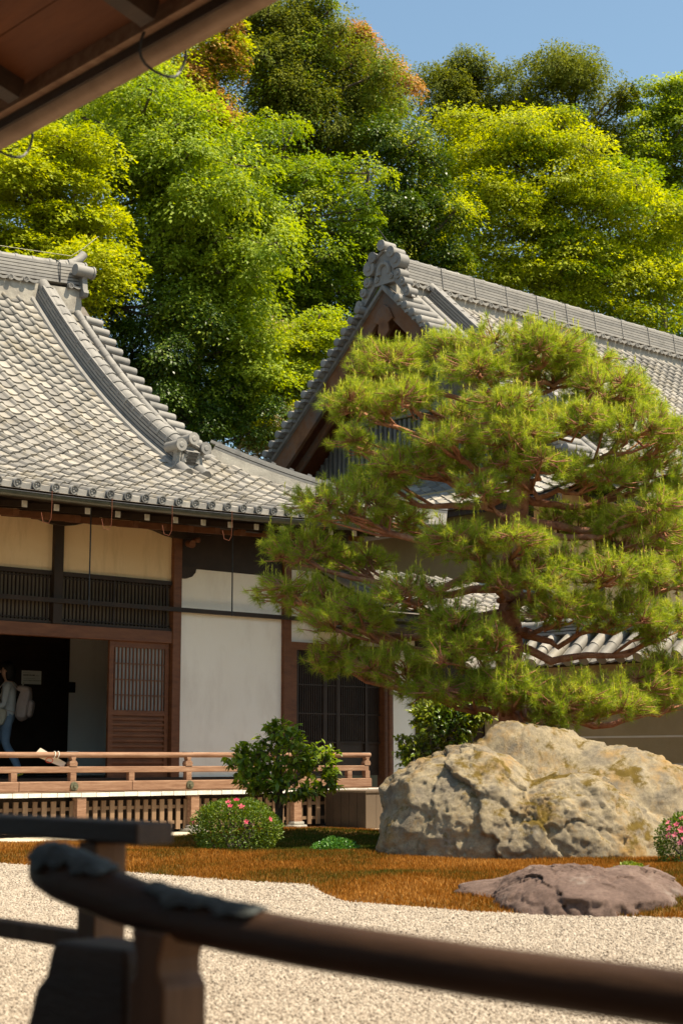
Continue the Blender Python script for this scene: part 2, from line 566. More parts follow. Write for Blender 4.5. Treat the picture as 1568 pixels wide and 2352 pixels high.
tip = np.stack([xx + rng.normal(0, 0.010, n), yy + rng.normal(0, 0.010, n), zz + h], 1)
b0 = np.stack([xx + np.cos(ang) * w, yy + np.sin(ang) * w, zz - 0.008], 1)
b1 = np.stack([xx - np.cos(ang) * w, yy - np.sin(ang) * w, zz - 0.008], 1)
mv = np.stack([b0, b1, tip], 1).reshape(-1, 3)
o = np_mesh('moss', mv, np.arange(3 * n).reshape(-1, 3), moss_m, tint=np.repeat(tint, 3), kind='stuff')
tag(o, 'orange brown moss carpet around the rocks and shrubs', 'moss', kind='stuff')

# gravel: real pebbles in the part of the court the picture shows
PEB = bpy.data.collections.new('pebble_shapes')
for k in range(5):
    bm = bmesh.new()
    bmesh.ops.create_icosphere(bm, subdivisions=1, radius=1.0)
    for q in bm.verts:
        q.co *= 1 + 0.35 * noise.noise(q.co * 1.3 + Vector((k * 7.1, 0, 0)))
        q.co.z *= 0.68
        q.co.x *= 1.15
    me = bpy.data.meshes.new('pebble')
    bm.to_mesh(me); bm.free()
    me.materials.append(pebble_m)
    PEB.objects.link(bpy.data.objects.new('pebble', me))
N0 = 900000
az = rng.uniform(math.radians(28.0), math.radians(62.5), N0)
rr = np.sqrt(rng.uniform(5.6 ** 2, 17.2 ** 2, N0))
xx, yy = rr * np.cos(az), rr * np.sin(az)
edge_n = np.array([0.08 * fbm((0, y, 3), 4, 1.9) for y in np.linspace(2, 18, 400)])
ex = np.interp(yy, EDGE_Y, EDGE_X) + np.interp(yy, np.linspace(2, 18, 400), edge_n)
keep = (xx < ex + 0.05) & (yy < 16.4) & (yy > 2) & (rng.random(N0) < np.clip(1.25 - (rr - 7) / 9, 0.25, 1))
xx, yy, rr = xx[keep], yy[keep], rr[keep]
n = len(xx)
gp = np.stack([xx, yy, rng.uniform(0.0, 0.012, n)], 1)
me = bpy.data.meshes.new('gravel')
me.vertices.add(n)
me.vertices.foreach_set('co', gp.astype(np.float32).ravel())
a = me.attributes.new('turn', 'FLOAT_VECTOR', 'POINT')
a.data.foreach_set('vector', np.stack([rng.normal(0, .5, n), rng.normal(0, .5, n), rng.uniform(0, 6.28, n)], 1).astype(np.float32).ravel())
a = me.attributes.new('size', 'FLOAT', 'POINT')
a.data.foreach_set('value', (rng.uniform(0.005, 0.0108, n) * (1 + np.clip(rr - 9, 0, 8) * 0.06)).astype(np.float32))
gravel = bpy.data.objects.new('gravel', me)
COL.objects.link(gravel)
tag(gravel, 'pale beige gravel spread over the temple court', 'gravel', kind='stuff')
ng = bpy.data.node_groups.new('gravel_points', 'GeometryNodeTree')
ng.interface.new_socket('Geometry', in_out='INPUT', socket_type='NodeSocketGeometry')
ng.interface.new_socket('Geometry', in_out='OUTPUT', socket_type='NodeSocketGeometry')
gi, go = ng.nodes.new('NodeGroupInput'), ng.nodes.new('NodeGroupOutput')
inst = ng.nodes.new('GeometryNodeInstanceOnPoints')
ci = ng.nodes.new('GeometryNodeCollectionInfo')
ci.inputs['Collection'].default_value = PEB
ci.inputs['Separate Children'].default_value = True
ci.inputs['Reset Children'].default_value = True
inst.inputs['Pick Instance'].default_value = True
ra = ng.nodes.new('GeometryNodeInputNamedAttribute'); ra.data_type = 'FLOAT_VECTOR'; ra.inputs['Name'].default_value = 'turn'
sa = ng.nodes.new('GeometryNodeInputNamedAttribute'); sa.data_type = 'FLOAT'; sa.inputs['Name'].default_value = 'size'
er = ng.nodes.new('FunctionNodeEulerToRotation')
ng.links.new(gi.outputs[0], inst.inputs['Points'])
ng.links.new(ci.outputs[0], inst.inputs['Instance'])
ng.links.new(ra.outputs['Attribute'], er.inputs[0])
ng.links.new(er.outputs[0], inst.inputs['Rotation'])
ng.links.new(sa.outputs['Attribute'], inst.inputs['Scale'])
ng.links.new(inst.outputs[0], go.inputs[0])
gm = gravel.modifiers.new('pebbles', 'NODES')
gm.node_group = ng


# ------------------------------------------------------------------ roof building blocks
PAN_W, PAN_L, ROW = 0.275, 0.285, 0.235
PAN_U = [0.0, 0.018, 0.045, 0.072, 0.098, 0.14, 0.20, 0.25, 0.288]
PAN_Z = [0.014, 0.040, 0.052, 0.040, 0.014, 0.0, -0.006, 0.0, 0.014]


def pan_tile_arrays():
    """S-shaped pan tile: x across, y up the slope, lower edge raised on the tile below"""
    v = []
    for y, lift in ((0.0, 0.034), (PAN_L, 0.004)):
        for u, z in zip(PAN_U, PAN_Z):
            v.append((u, y, z + lift))
    for u, z in zip(PAN_U, PAN_Z):
        v.append((u, 0.004, z + 0.034 - 0.026))
    m = len(PAN_U)
    f = []
    for k in range(m - 1):
        f.append((k, k + 1, m + k + 1, m + k))
        f.append((2 * m + k, 2 * m + k + 1, k + 1, k))
    return np.array(v), np.array(f)


PAN_V, PAN_F = pan_tile_arrays()
pan_me = bpy.data.meshes.new('tile')
pan_me.from_pydata([tuple(p) for p in PAN_V], [], [tuple(int(i) for i in q) for q in PAN_F])
pan_me.materials.append(tile_m)
pan_me.update()


def pan_field(parent, origin, e_dir, n_dir, zf, u0, u1, t0, t1, inside, visible, depth_dir=1, jit=0.007):
    """rows of pan tiles; the 300 that show largest are tiles of their own, the rest one tile_field"""
    e, nn = Vector(e_dir), Vector(n_dir)
    o = Vector(origin)
    places = []
    t = t0
    row = 0
    while t < t1 - 0.05:
        s = (zf(0, t + 0.01) - zf(0, t)) / 0.01
        c = 1 / math.hypot(1, s)
        ncol = int((u1 - u0) / PAN_W)
        for i in range(ncol):
            u = u0 + i * PAN_W
            if not inside(u + PAN_W / 2, t + 0.1):
                continue
            z = zf(u, t)
            su = (zf(u + 0.1, t) - zf(u, t)) / 0.1
            p = o + e * u + nn * t + Vector((0, 0, z))
            ydir = (nn + Vector((0, 0, s))).normalized()
            xdir = (e + Vector((0, 0, su))).normalized()
            zdir = xdir.cross(ydir).normalized()
            if zdir.z < 0:
                zdir.negate()
            p = p + xdir * random.uniform(-jit, jit) + ydir * random.uniform(-jit, jit) + zdir * random.uniform(0, 0.004)
            if random.random() < 0.25:
                ydir = (ydir + xdir * random.uniform(-0.03, 0.03)).normalized()
            M = Matrix((xdir, ydir, zdir)).transposed().to_4x4()
            M.translation = p
            places.append((M, p))
        t += ROW * c
        row += 1
    pr = proj([tuple(p) for _, p in places])
    score = np.array([visible(x, y) / z ** 2 if (-30 < x < 1600) else 0 for x, y, z in pr])
    order = np.argsort(-score)
    chosen = set(order[:300].tolist())
    rest_v, rest_f, rest_t, off = [], [], [], 0
    for k, (M, p) in enumerate(places):
        if k in chosen and score[k] > 0:
            ob = bpy.data.objects.new('tile', pan_me)
            COL.objects.link(ob)
            ob.matrix_basis = M
            put(ob, parent)
        else:
            R = np.array(M)
            rest_v.append(PAN_V @ R[:3, :3].T + R[:3, 3])
            rest_f.append(PAN_F + off)
            rest_t.append(np.full(len(PAN_V), random.random()))
            off += len(PAN_V)
    if rest_v:
        ob = np_mesh('tile_field', np.concatenate(rest_v), np.concatenate(rest_f), tile_m, parent, np.concatenate(rest_t), 4, kind='stuff')


def cap_row(parent, path, r, seg=0.27, name='cap_tile', mat=None, lip=True, n=9):
    """half-round tiles laid end to end along a path, each with a raised rim"""
    pts = [Vector(p) for p in path]
    cum = [0.0]
    for a, b in zip(pts, pts[1:]):
        cum.append(cum[-1] + (b - a).length)

    def point(s):
        s = min(max(s, 0), cum[-1])
        for i in range(len(pts) - 1):
            if s <= cum[i + 1] + 1e-9:
                return pts[i].lerp(pts[i + 1], (s - cum[i]) / max(1e-9, cum[i + 1] - cum[i]))
        return pts[-1].copy()
    s = 0.0
    while s < cum[-1] - 0.05:
        a, b = point(s), point(min(s + seg, cum[-1]))
        d = (b - a).normalized()
        sd = d.cross(Vector((0, 0, 1))).normalized()
        u = sd.cross(d)
        m = MB()
        rings = [(0.0, r * 0.97), (0.80, r * 1.0), (0.82, r * 1.12), (1.0, r * 1.12)] if lip else [(0.0, r * 0.96), (1.0, r)]
        jr = random.uniform(0.97, 1.03)
        vv = []
        for tt, rad in rings:
            c = a.lerp(b, tt)
            for k in range(n):
                th = PI * (-0.06 + 1.12 * k / (n - 1))
                vv.append(c + (sd * math.cos(th) + u * math.sin(th)) * rad * jr)
        ff = []
        for i in range(len(rings) - 1):
            for k in range(n - 1):
                q = i * n + k
                ff.append((q, q + 1, q + n + 1, q + n))
        ff.append(tuple(range(n)))
        ff.append(tuple(range(len(rings) * n - 1, (len(rings) - 1) * n - 1, -1)))
        m.add(vv, ff)
        m.build(name, mat or ridge_m, parent, smooth=True, angle=40)
        s += seg


def courses(parent, path, half, base, n, h, gap=0.014, taper=0.006, name='ridge_course'):
    """flat tile courses stacked into a ridge, each overhanging the joint under it"""
    for k in range(n):
        z0 = base + k * h
        w = half - k * taper
        m = MB()
        m.sweep(path, [(-w, z0 + gap), (w, z0 + gap), (w - 0.004, z0 + h), (-w + 0.004, z0 + h)])
        m.build(name, ridge_m, parent)
    m = MB()
    w = half - n * taper - 0.03
    m.sweep(path, [(-w, base), (w, base), (w, base + n * h - 0.004), (-w, base + n * h - 0.004)])
    m.build('ridge_core', underlay_m, parent)


def disc_tile(mb, c, axis, r, depth=0.05):
    """round tile end with a rim and a boss"""
    c, ax = Vector(c), Vector(axis).normalized()
    mb.tube([c, c + ax * depth], r, 14)
    ref = Vector((0, 0, 1))
    s = ax.cross(ref).normalized(); u = s.cross(ax)
    # rim ring and three comma-like bosses
    n = 14
    vv, ff = [], []
    for k in range(n):
        th = 2 * PI * k / n
        d = s * math.cos(th) + u * math.sin(th)
        vv += [c + d * r, c + d * r * 0.98 - ax * 0.012, c + d * r * 0.76 - ax * 0.012, c + d * r * 0.74]
    for k in range(n):
        a, b = 4 * k, 4 * ((k + 1) % n)
        for j in range(3):
            ff.append((a + j, a + j + 1, b + j + 1, b + j))
    mb.add(vv, ff)
    for k in range(3):
        th = 2 * PI * k / 3 + 0.4
        p = c + (s * math.cos(th) + u * math.sin(th)) * r * 0.36
        mb.tube([p, p - ax * 0.010], [r * 0.24, r * 0.14], 6)


def demon_tile(parent, c, face, w, h, mat, name='ornament_tile', rolls=True):
    """gable-shaped end ornament: shield, recessed cloud, scroll feet and three round tiles on top; face = outward normal"""
    root = None
    c, fdir = Vector(c), Vector(face).normalized()
    s = Vector((0, 0, 1)).cross(fdir).normalized()
    up = Vector((0, 0, 1))
    m = MB()
    poly = [(-0.50, 0), (0.50, 0), (0.56, 0.10), (0.50, 0.22), (0.46, 0.52), (0.52, 0.62), (0.30, 0.80), (0, 0.92), (-0.30, 0.80), (-0.52, 0.62), (-0.46, 0.52), (-0.50, 0.22), (-0.56, 0.10)]
    m.prism([(x * w, y * h) for x, y in poly], c - fdir * 0.10, s, up, 0.10)
    # brow moulding
    brow = [(-0.54, 0.60), (-0.28, 0.76), (0, 0.86), (0.28, 0.76), (0.54, 0.60)]
    m.tube([c + s * x * w + up * y * h + fdir * 0.02 for x, y in brow], 0.030 * w / 0.5, 6)
    # raised cloud ring
    ring = []
    for k in range(17):
        th = PI * (1.15 - 1.3 * k / 16)
        ring.append(c + s * (0.27 * math.cos(th)) * w + up * (0.33 + 0.20 * math.sin(th)) * h + fdir * 0.015)
    m.tube(ring, 0.045 * w / 0.5, 6)
    for sg in (-1, 1):
        cc = c + s * sg * 0.36 * w + up * 0.16 * h
        m.tube([cc - fdir * 0.06, cc + fdir * 0.035], 0.11 * w, 10)
        m.tube([cc, cc + fdir * 0.05], 0.05 * w, 8)
    m.box(0, 0, 0, 0, 0, 0) if False else None
    ob = m.build(name, mat, parent, smooth=True, angle=35)
    if rolls:
        for x, y in ((-0.46, 0.74), (0.0, 0.98), (0.46, 0.74)):
            p = c + s * x * w + up * y * h
            q = MB()
            q.tube([p - fdir * 0.16 * (1 + w), p + fdir * 0.10], 0.085 * w / 0.5, 12)
            q.tube([p + fdir * 0.08, p + fdir * 0.112], [0.098 * w / 0.5, 0.098 * w / 0.5], 12)
            q.tube([p + fdir * 0.11, p + fdir * 0.122], [0.05 * w / 0.5, 0.035 * w / 0.5], 8)
            q.build('roll_tile', mat, ob, smooth=True, angle=40)
    return ob


def sub(name, parent, loc=None):
    """an Empty that holds the pieces of one part"""
    o = bpy.data.objects.new(name, None)
    COL.objects.link(o)
    o.empty_display_size = 0.2
    o.location = loc if loc is not None else WORLD_OF(parent).translation
    return put(o, parent)


# ------------------------------------------------------------------ the temple hall on the left
EAVE_Y, WALL_Y, VER_Y, RIDGE_Y, CORNER_X, KUD_X = 17.40, 19.35, 18.05, 23.80, 17.90, 14.30
FLOOR_Z, VER_Z = 0.78, 0.61
POST_X = [5.9, 7.95, 10.0, 12.04, 14.09, 16.22]


def hall_z(x, t):
    return 4.42 + 0.337 * t + 0.0602 * t * t + 0.0047 * max(0.0, x - 10.5) ** 2 * math.exp(-max(t, 0) / 2.2)


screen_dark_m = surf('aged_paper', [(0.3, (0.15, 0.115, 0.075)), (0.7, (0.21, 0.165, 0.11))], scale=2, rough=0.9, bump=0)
chest_m = pieces_mat('chest_plank', [(0.0, (0.085, 0.06, 0.04)), (1.0, (0.15, 0.11, 0.075))], rough=0.85, nscale=9, namt=0.5, stretch=(4, 4, 0.5))
hall = empty('temple_hall', (14.0, 19.35, 0.0), 'long temple hall with curved grey tile roof, white and ochre plaster walls and dark posts', 'temple hall')

# roof deck under the tiles: front slope, hip end, gable cheek and back slope
roof_b = MB()
X0, GX = 3.0, 15.25
TT = [-0.06 + 6.46 * k / 16 for k in range(17)]


def deck(mb, cols, fn, mi=0):
    n = len(cols[0])
    vv = [p for c in cols for p in c]
    ff = []
    for i in range(len(cols) - 1):
        for k in range(n - 1):
            a = i * n + k
            ff.append((a, a + n, a + n + 1, a + 1))
    mb.add(vv, ff, mi)


cols = []
for X in np.linspace(X0, GX, 26):
    cols.append([(X, EAVE_Y + t, hall_z(X, t) - 0.03) for t in TT])
deck(roof_b, cols, None)
cols = []
for X in np.linspace(GX, CORNER_X, 10):
    tm = min(CORNER_X - X, 6.4)
    cols.append([(X, EAVE_Y + tm * k / 8 - 0.06 * (1 - k / 8), hall_z(X, tm * k / 8) - 0.03) for k in range(9)])
deck(roof_b, cols, None)
cols = []
for Y in np.linspace(EAVE_Y, 30.2, 12):
    tm = min(Y - EAVE_Y, CORNER_X - GX, 30.2 - Y)
    cols.append([(CORNER_X - tm * k / 6, Y, hall_z(CORNER_X - 1, tm * k / 6) - 0.03) for k in range(7)])
deck(roof_b, cols, None)
cols = []
for X in np.linspace(X0, GX, 6):
    cols.append([(X, 2 * RIDGE_Y - EAVE_Y - t, hall_z(8, t) - 0.03) for t in TT])
deck(roof_b, cols, None)
gz = [(EAVE_Y + t, hall_z(12, t) - 0.06) for t in TT if t > 2.3]
roof_b.add([(GX - 0.25, y, z) for y, z in gz] + [(GX - 0.25, 2 * RIDGE_Y - y, z) for y, z in gz[::-1]], [tuple(range(2 * len(gz)))])
roof = roof_b.build('roof', underlay_m, hall)


def hall_inside(u, t):
    if u > KUD_X - 0.18 and t > 1.95:
        return u > KUD_X + 0.2 and (t < min(2.75, CORNER_X - u - 0.12) or u < GX - 0.42)
    return u < GX or t < CORNER_X - u - 0.12


pan_field(roof, (0, EAVE_Y, 0), (1, 0, 0), (0, 1, 0), hall_z, X0 + 0.02, 17.6, 0.0, 6.2, hall_inside, lambda x, y: 1.0 if x < 760 else 0.25)

# eave tiles: a round end under each roll, a curved lip under each trough
for i in range(int((17.6 - X0) / PAN_W)):
    X = X0 + 0.02 + i * PAN_W
    if X < 8.6:
        continue
    z = hall_z(X, 0)
    m = MB()
    disc_tile(m, (X + 0.045, EAVE_Y - 0.05, z + 0.018), (0, 1, 0.2), 0.062)
    m.build('eave_round_tile', ridge_m, roof, smooth=True, angle=35)
    m = MB()
    us = [0.09, 0.13, 0.18, 0.23, 0.278]
    zz_ = [0.012, 0.0, -0.006, -0.002, 0.012]
    vv = []
    for u, q in zip(us, zz_):
        vv += [(X + u, EAVE_Y - 0.022, z + q + 0.036), (X + u, EAVE_Y - 0.026, z + q - 0.035 - 0.012 * math.sin(PI * (u - 0.09) / 0.19)), (X + u, EAVE_Y + 0.08, z + q + 0.036)]
    ff = []
    for k in range(4):
        a = 3 * k
        ff += [(a, a + 1, a + 4, a + 3), (a + 2, a, a + 3, a + 5)]
    m.add(vv, ff)
    m.build('eave_lip_tile', ridge_m, roof)

# main ridge
mr_ = sub('main_ridge', hall, (11, RIDGE_Y, 9.0))


def ridge_lift(x):
    return 0.028 * max(0.0, x - 11.5) ** 1.5


RZ = hall_z(9, 6.4)
path = [(x, RIDGE_Y, RZ + ridge_lift(x)) for x in np.linspace(4.0, 15.05, 24)]
m = MB().sweep(path, [(-0.20, -0.45), (0.20, -0.45), (0.20, 0.03), (-0.20, 0.03)])
m.build('ridge_base', mortar_m, mr_)
courses(mr_, path, 0.185, 0.10, 6, 0.062, taper=0.008)
cap_row(mr_, [(x, y, z + 0.475) for x, y, z in path], 0.085, seg=0.34, name='cap_tile')
for i in range(26):
    X = 7.6 + i * 0.30
    if X > 14.95 or abs(X - KUD_X) < 0.2:
        continue
    zc = RZ + ridge_lift(X) + 0.055
    m = MB()
    disc_tile(m, (X, RIDGE_Y - 0.27, zc), (0, 1, 0), 0.052)
    us = np.linspace(0.05, 0.25, 6)
    vv = []
    for u in us:
        q = -0.028 * math.sin(PI * (u - 0.05) / 0.20)
        vv += [(X + u, RIDGE_Y - 0.26, zc + 0.045 + q), (X + u, RIDGE_Y - 0.26, zc - 0.005 + q), (X + u, RIDGE_Y - 0.17, zc + 0.055 + q)]
    ff = []
    for k in range(5):
        a = 3 * k
        ff += [(a, a + 1, a + 4, a + 3), (a + 2, a, a + 3, a + 5)]
    m.add(vv, ff)
    m.build('ridge_skirt_tile', ridge_m, mr_, smooth=True, angle=35)
for X in (9.3, 11.4, 13.35, 14.62):
    zb = RZ + ridge_lift(X)
    m = MB().tube([(X, RIDGE_Y - 0.20, zb + 0.12), (X, RIDGE_Y - 0.185, zb + 0.46), (X, RIDGE_Y, zb + 0.585)], 0.011, 5)
    m.build('ridge_tie', iron_m, mr_)
# ridge end: ornament seen edge-on and the upturned horn above it
zE = RZ + ridge_lift(15.05)
demon_tile(hall, (15.12, RIDGE_Y, zE - 0.12), (1, 0, 0), 0.62, 0.62, ridge_m)
m = MB()
hp = [(14.70, zE + 0.50), (14.88, zE + 0.52), (15.02, zE + 0.57), (15.14, zE + 0.66), (15.22, zE + 0.76)]
m.tube([(x, RIDGE_Y, z) for x, z in hp], [0.05, 0.065, 0.075, 0.08, 0.078], 12)
m.build('horn_tile', ridge_m, hall, smooth=True, angle=40)
m = MB().tube([(7.0, RIDGE_Y, RZ + 0.60), (12.0, RIDGE_Y, RZ + 0.61), (14.95, RIDGE_Y, zE + 0.67), (15.2, RIDGE_Y, zE + 0.86), (15.52, RIDGE_Y, zE + 1.16)], 0.008, 5)
m.build('lightning_wire', brass_m, hall)

# descending ridge down the slope
dr = sub('descending_ridge', hall, (KUD_X, 21.0, 6.6))
KT = np.linspace(1.95, 6.28, 22)
dpath = [(KUD_X, EAVE_Y + t, hall_z(KUD_X, t)) for t in KT]
courses(dr, dpath, 0.155, 0.045, 5, 0.054, taper=0.007)
MB().sweep(dpath, [(-0.17, -0.03), (0.17, -0.03), (0.16, 0.055), (-0.16, 0.055)]).build('ridge_base', mortar_m, dr)
cap_row(dr, [(x, y, z + 0.305) for x, y, z in dpath][::-1], 0.125, seg=0.275, n=9)
# pale flashing gutter along its left foot
MB().tube([(x - 0.215, y, z + 0.045) for x, y, z in dpath], 0.055, 8).build('foot_roll', ridge_m, dr, smooth=True, angle=40)
demon_tile(hall, (KUD_X, EAVE_Y + 1.90, hall_z(KUD_X, 1.9) + 0.02), (0, -1, 0), 0.50, 0.50, ridge_m)
m = MB()
for dx in (-0.17, 0.17):
    m.tube([(KUD_X + dx, EAVE_Y + 1.72, hall_z(KUD_X, 1.72) + 0.03), (KUD_X + dx, EAVE_Y + 2.0, hall_z(KUD_X, 2.0) + 0.06)], 0.10, 10)
m.build('ornament_foot', ridge_m, hall, smooth=True, angle=40)

# verge to the right of it: a barrel row down the slope and short rolls sticking out over the gable
vg = sub('verge', hall, (15.0, 22.0, 7.5))
vpath = [(KUD_X + 0.62, EAVE_Y + t, hall_z(12, t) + 0.06) for t in np.linspace(2.5, 6.1, 18)]
cap_row(vg, vpath[::-1], 0.075, seg=0.28, name='barrel_tile', lip=False)
t = 2.55
while t < 6.1:
    z = hall_z(12, t)
    m = MB().tube([(KUD_X + 0.70, EAVE_Y + t, z + 0.055), (GX + 0.10, EAVE_Y + t, z + 0.03)], 0.078, 10)
    m.build('verge_roll', ridge_m, vg, smooth=True, angle=40)
    s_ = 0.337 + 0.1204 * t
    t += 0.30 / math.hypot(1, s_)

# hip ridge to the front corner
hr = sub('hip_ridge', hall, (16.5, 18.8, 5.0))
hpath = []
for k in range(14):
    t = 2.62 * (1 - k / 13) + 0.02
    hpath.append((CORNER_X - t, EAVE_Y + t, hall_z(CORNER_X - t, t)))
courses(hr, hpath, 0.10, 0.13, 2, 0.05, taper=0.006)
MB().sweep(hpath, [(-0.15, -0.05), (0.15, -0.05), (0.105, 0.14), (-0.105, 0.14)]).build('ridge_base', mortar_m, hr)
MB().sweep([(x, y, z + 0.235) for x, y, z in hpath], [(-0.085, 0), (0.085, 0), (0.075, 0.045), (-0.075, 0.045)]).build('flat_cap', ridge_m, hr)
L_ = 0.0
for a, b in zip(hpath, hpath[1:]):
    mid = (Vector(a) + Vector(b)) / 2
    d = (Vector(b) - Vector(a)).normalized()
    m = MB().beam(mid - d * 0.03 + Vector((0, 0, 0.29)), mid + d * 0.03 + Vector((0, 0, 0.285)), 0.11, 0.05)
    m.build('cap_joint', ridge_m, hr)

# the eave: fascia, rafters with white painted ends, soffit boards, gutter
ev = sub('eave', hall, (12, 18.2, 4.4))
fp = [(X, EAVE_Y + 0.05, hall_z(X, 0) - 0.085) for X in np.linspace(X0, CORNER_X, 24)]
MB().sweep(fp, [(-0.03, -0.05), (0.05, -0.05), (0.05, 0.05), (-0.03, 0.05)]).build('fascia', dark_wood_m, ev)
cols = [[(X, EAVE_Y + 0.08 + 2.4 * k / 4, hall_z(X, 0) - 0.13 + 0.34 * k / 4) for k in range(5)] for X in np.linspace(X0, CORNER_X - 0.1, 12)]
mb = MB(); deck(mb, cols, None)
mb.build('soffit', dark_wood_m, ev)
X = 6.25
while X < 17.5:
    zr = hall_z(X, 0) - 0.19
    m = MB().beam((X, EAVE_Y + 0.22, zr), (X, 19.5, zr + 0.27), 0.065, 0.075)
    ra_ = m.build('rafter', dark_wood_m, ev)
    m = MB().box(X - 0.035, X + 0.035, EAVE_Y + 0.205, EAVE_Y + 0.224, zr - 0.04, zr + 0.04)
    m.build('rafter_white_end', white_end_m, ev)
    m = MB().beam((X - 0.24, EAVE_Y + 0.80, zr - 0.02), (X - 0.24, 19.5, zr + 0.17), 0.085, 0.09)
    m.build('lower_rafter', red_wood_m, ev)
    X += 0.47
for X in POST_X:                                       # boat-shaped bracket arms on the posts
    poly = [(-0.62, 0.20), (-0.58, 0.10), (-0.45, 0.085), (-0.25, 0.03), (-0.06, 0.0), (0.06, 0.0), (0.25, 0.03), (0.45, 0.085), (0.58, 0.10), (0.62, 0.20)]
    MB().prism(poly, (X, WALL_Y - 0.05, 4.28), (1, 0, 0), (0, 0, 1), 0.10).build('bracket_arm', dark_wood_m, ev)
MB().box(X0, 17.0, WALL_Y - 0.16, WALL_Y + 0.05, 4.48, 4.66).build('eave_beam', dark_wood_m, ev)
MB().box(X0, 16.6, 18.28, 18.40, 4.34, 4.46).build('eave_purlin', dark_wood_m, ev)

gu = sub('gutter', hall, (12, 17.3, 4.3))
gp_ = [(X, EAVE_Y - 0.11, hall_z(X, 0) - 0.115 + 0.0008 * X) for X in np.linspace(X0, CORNER_X - 0.4, 20)]
sec = []
for k in range(9):
    th = PI + PI * k / 8
    sec.append((0.062 * math.cos(th), 0.062 * math.sin(th)))
for k in range(9):
    th = 2 * PI - PI * k / 8
    sec.append((0.054 * math.cos(th), 0.054 * math.sin(th)))
MB().sweep(gp_, sec).build('gutter_trough', gutter_m, gu, smooth=True, angle=50)
MB().tube([(x, y - 0.062, z + 0.002) for x, y, z in gp_], 0.007, 6).build('gutter_rim', iron_m, gu, smooth=True)
for px in (112, 250, 388, 525, 660):
    X = at(px, 1150, 1, EAVE_Y - 0.1)[0]
    z = hall_z(X, 0) - 0.11
    m = MB().tube([(X, EAVE_Y - 0.18, z + 0.05), (X, EAVE_Y - 0.183, z - 0.10), (X, EAVE_Y - 0.17, z - 0.30), (X - 0.03, EAVE_Y - 0.16, z - 0.36), (X - 0.09, EAVE_Y - 0.13, z - 0.34), (X - 0.10, EAVE_Y - 0.10, z - 0.22)], 0.0038, 6)
    m.build('gutter_hook', hook_m, gu)
for px, y0, y1 in ((210, 1165, 1395), (535, 1200, 1415)):
    a, b = at(px, y0, 1, 18.15), at(px, y1, 1, 18.15)
    MB().tube([(a[0], 18.15, a[2] + 0.1), (a[0], 18.15, b[2])], 0.010, 6).build('hanging_rod', iron_m, hall)

# walls, posts and beams of the front
fr = sub('front_wall', hall, (12, WALL_Y, 0.8))
for X in POST_X:
    MB().box(X - 0.075, X + 0.075, WALL_Y - 0.09, WALL_Y + 0.09, 2.9 if 7 < X < 14 else 0.05, 4.5).build('post', dark_wood_m if X < 14.0 else red_wood_m, fr, bevel=0.008)
for a, b in zip(POST_X[:5], POST_X[1:5]):
    MB().box(a + 0.075, b - 0.075, WALL_Y - 0.02, WALL_Y + 0.04, 3.64, 4.50).build('ochre_panel', ochre_m, fr)
    MB().box(a + 0.075, b - 0.075, WALL_Y - 0.05, WALL_Y + 0.05, 3.58, 3.64).build('rail_beam', dark_wood_m, fr)
    tr = sub('transom', hall, ((a + b) / 2, WALL_Y, 3.2))
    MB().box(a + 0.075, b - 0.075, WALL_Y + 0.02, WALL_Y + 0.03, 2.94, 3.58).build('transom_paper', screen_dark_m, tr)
    m = MB()
    x = a + 0.11
    k = 0
    while x < b - 0.09:
        wd = 0.030 if k % 15 == 14 else 0.011
        m.box(x - wd / 2, x + wd / 2, WALL_Y - 0.02, WALL_Y + 0.012, 2.94, 3.58)
        x += 0.062
        k += 1
    for z in (2.975, 3.26, 3.55):
        m.box(a + 0.075, b - 0.075, WALL_Y - 0.016, WALL_Y + 0.008, z - 0.008, z + 0.008)
    m.build('transom_lattice', dark_wood_m, tr)
    for z0, z1 in ((2.90, 2.94),):
        MB().box(a + 0.075, b - 0.075, WALL_Y - 0.05, WALL_Y + 0.05, z0, z1).build('transom_sill', dark_wood_m, tr)
MB().box(X0, 16.22 + 0.3, WALL_Y - 0.125, WALL_Y - 0.092, 3.19, 3.255).build('tie_bar', dark_wood_m, fr)
MB().box(X0, 14.02, WALL_Y - 0.07, WALL_Y + 0.07, 2.72, 2.90).build('lintel', red_wood_m, fr, bevel=0.006)
MB().box(X0, 14.02, WALL_Y - 0.10, WALL_Y + 0.08, 0.70, FLOOR_Z).build('sill', dark_wood_m, fr)
MB().box(14.165, 16.145, WALL_Y - 0.02, WALL_Y + 0.03, FLOOR_Z, 3.86).build('white_wall', plaster_m, fr)
MB().box(14.165, 16.145, WALL_Y - 0.035, WALL_Y + 0.045, 3.86, 4.5).build('dark_board', dark_wood_m, fr)
MB().box(14.02, 16.3, WALL_Y - 0.10, WALL_Y + 0.05, 0.62, FLOOR_Z).build('wall_foot', dark_wood_m, fr)
for s_, X in ((1, 14.165), (-1, 16.145)):             # carved brackets in the corners under the dark board
    poly = [(0, 0), (0.10, 0.0), (0.20, 0.035), (0.26, 0.10), (0.28, 0.18), (0.0, 0.18)]
    MB().prism([(x * s_, z) for x, z in poly], (X, WALL_Y - 0.022, 3.70), (1, 0, 0), (0, 0, 1), 0.05).build('corner_bracket', dark_wood_m, fr)
m = MB().tube([(14.25, WALL_Y - 0.1, 4.22), (14.25, WALL_Y - 0.22, 4.20)], [0.05, 0.06], 10)
m.tube([(14.31, WALL_Y - 0.14, 4.27), (14.36, WALL_Y - 0.24, 4.27)], [0.03, 0.04], 8)
m.build('bracket_nose', red_wood_m, fr, smooth=True, angle=40)

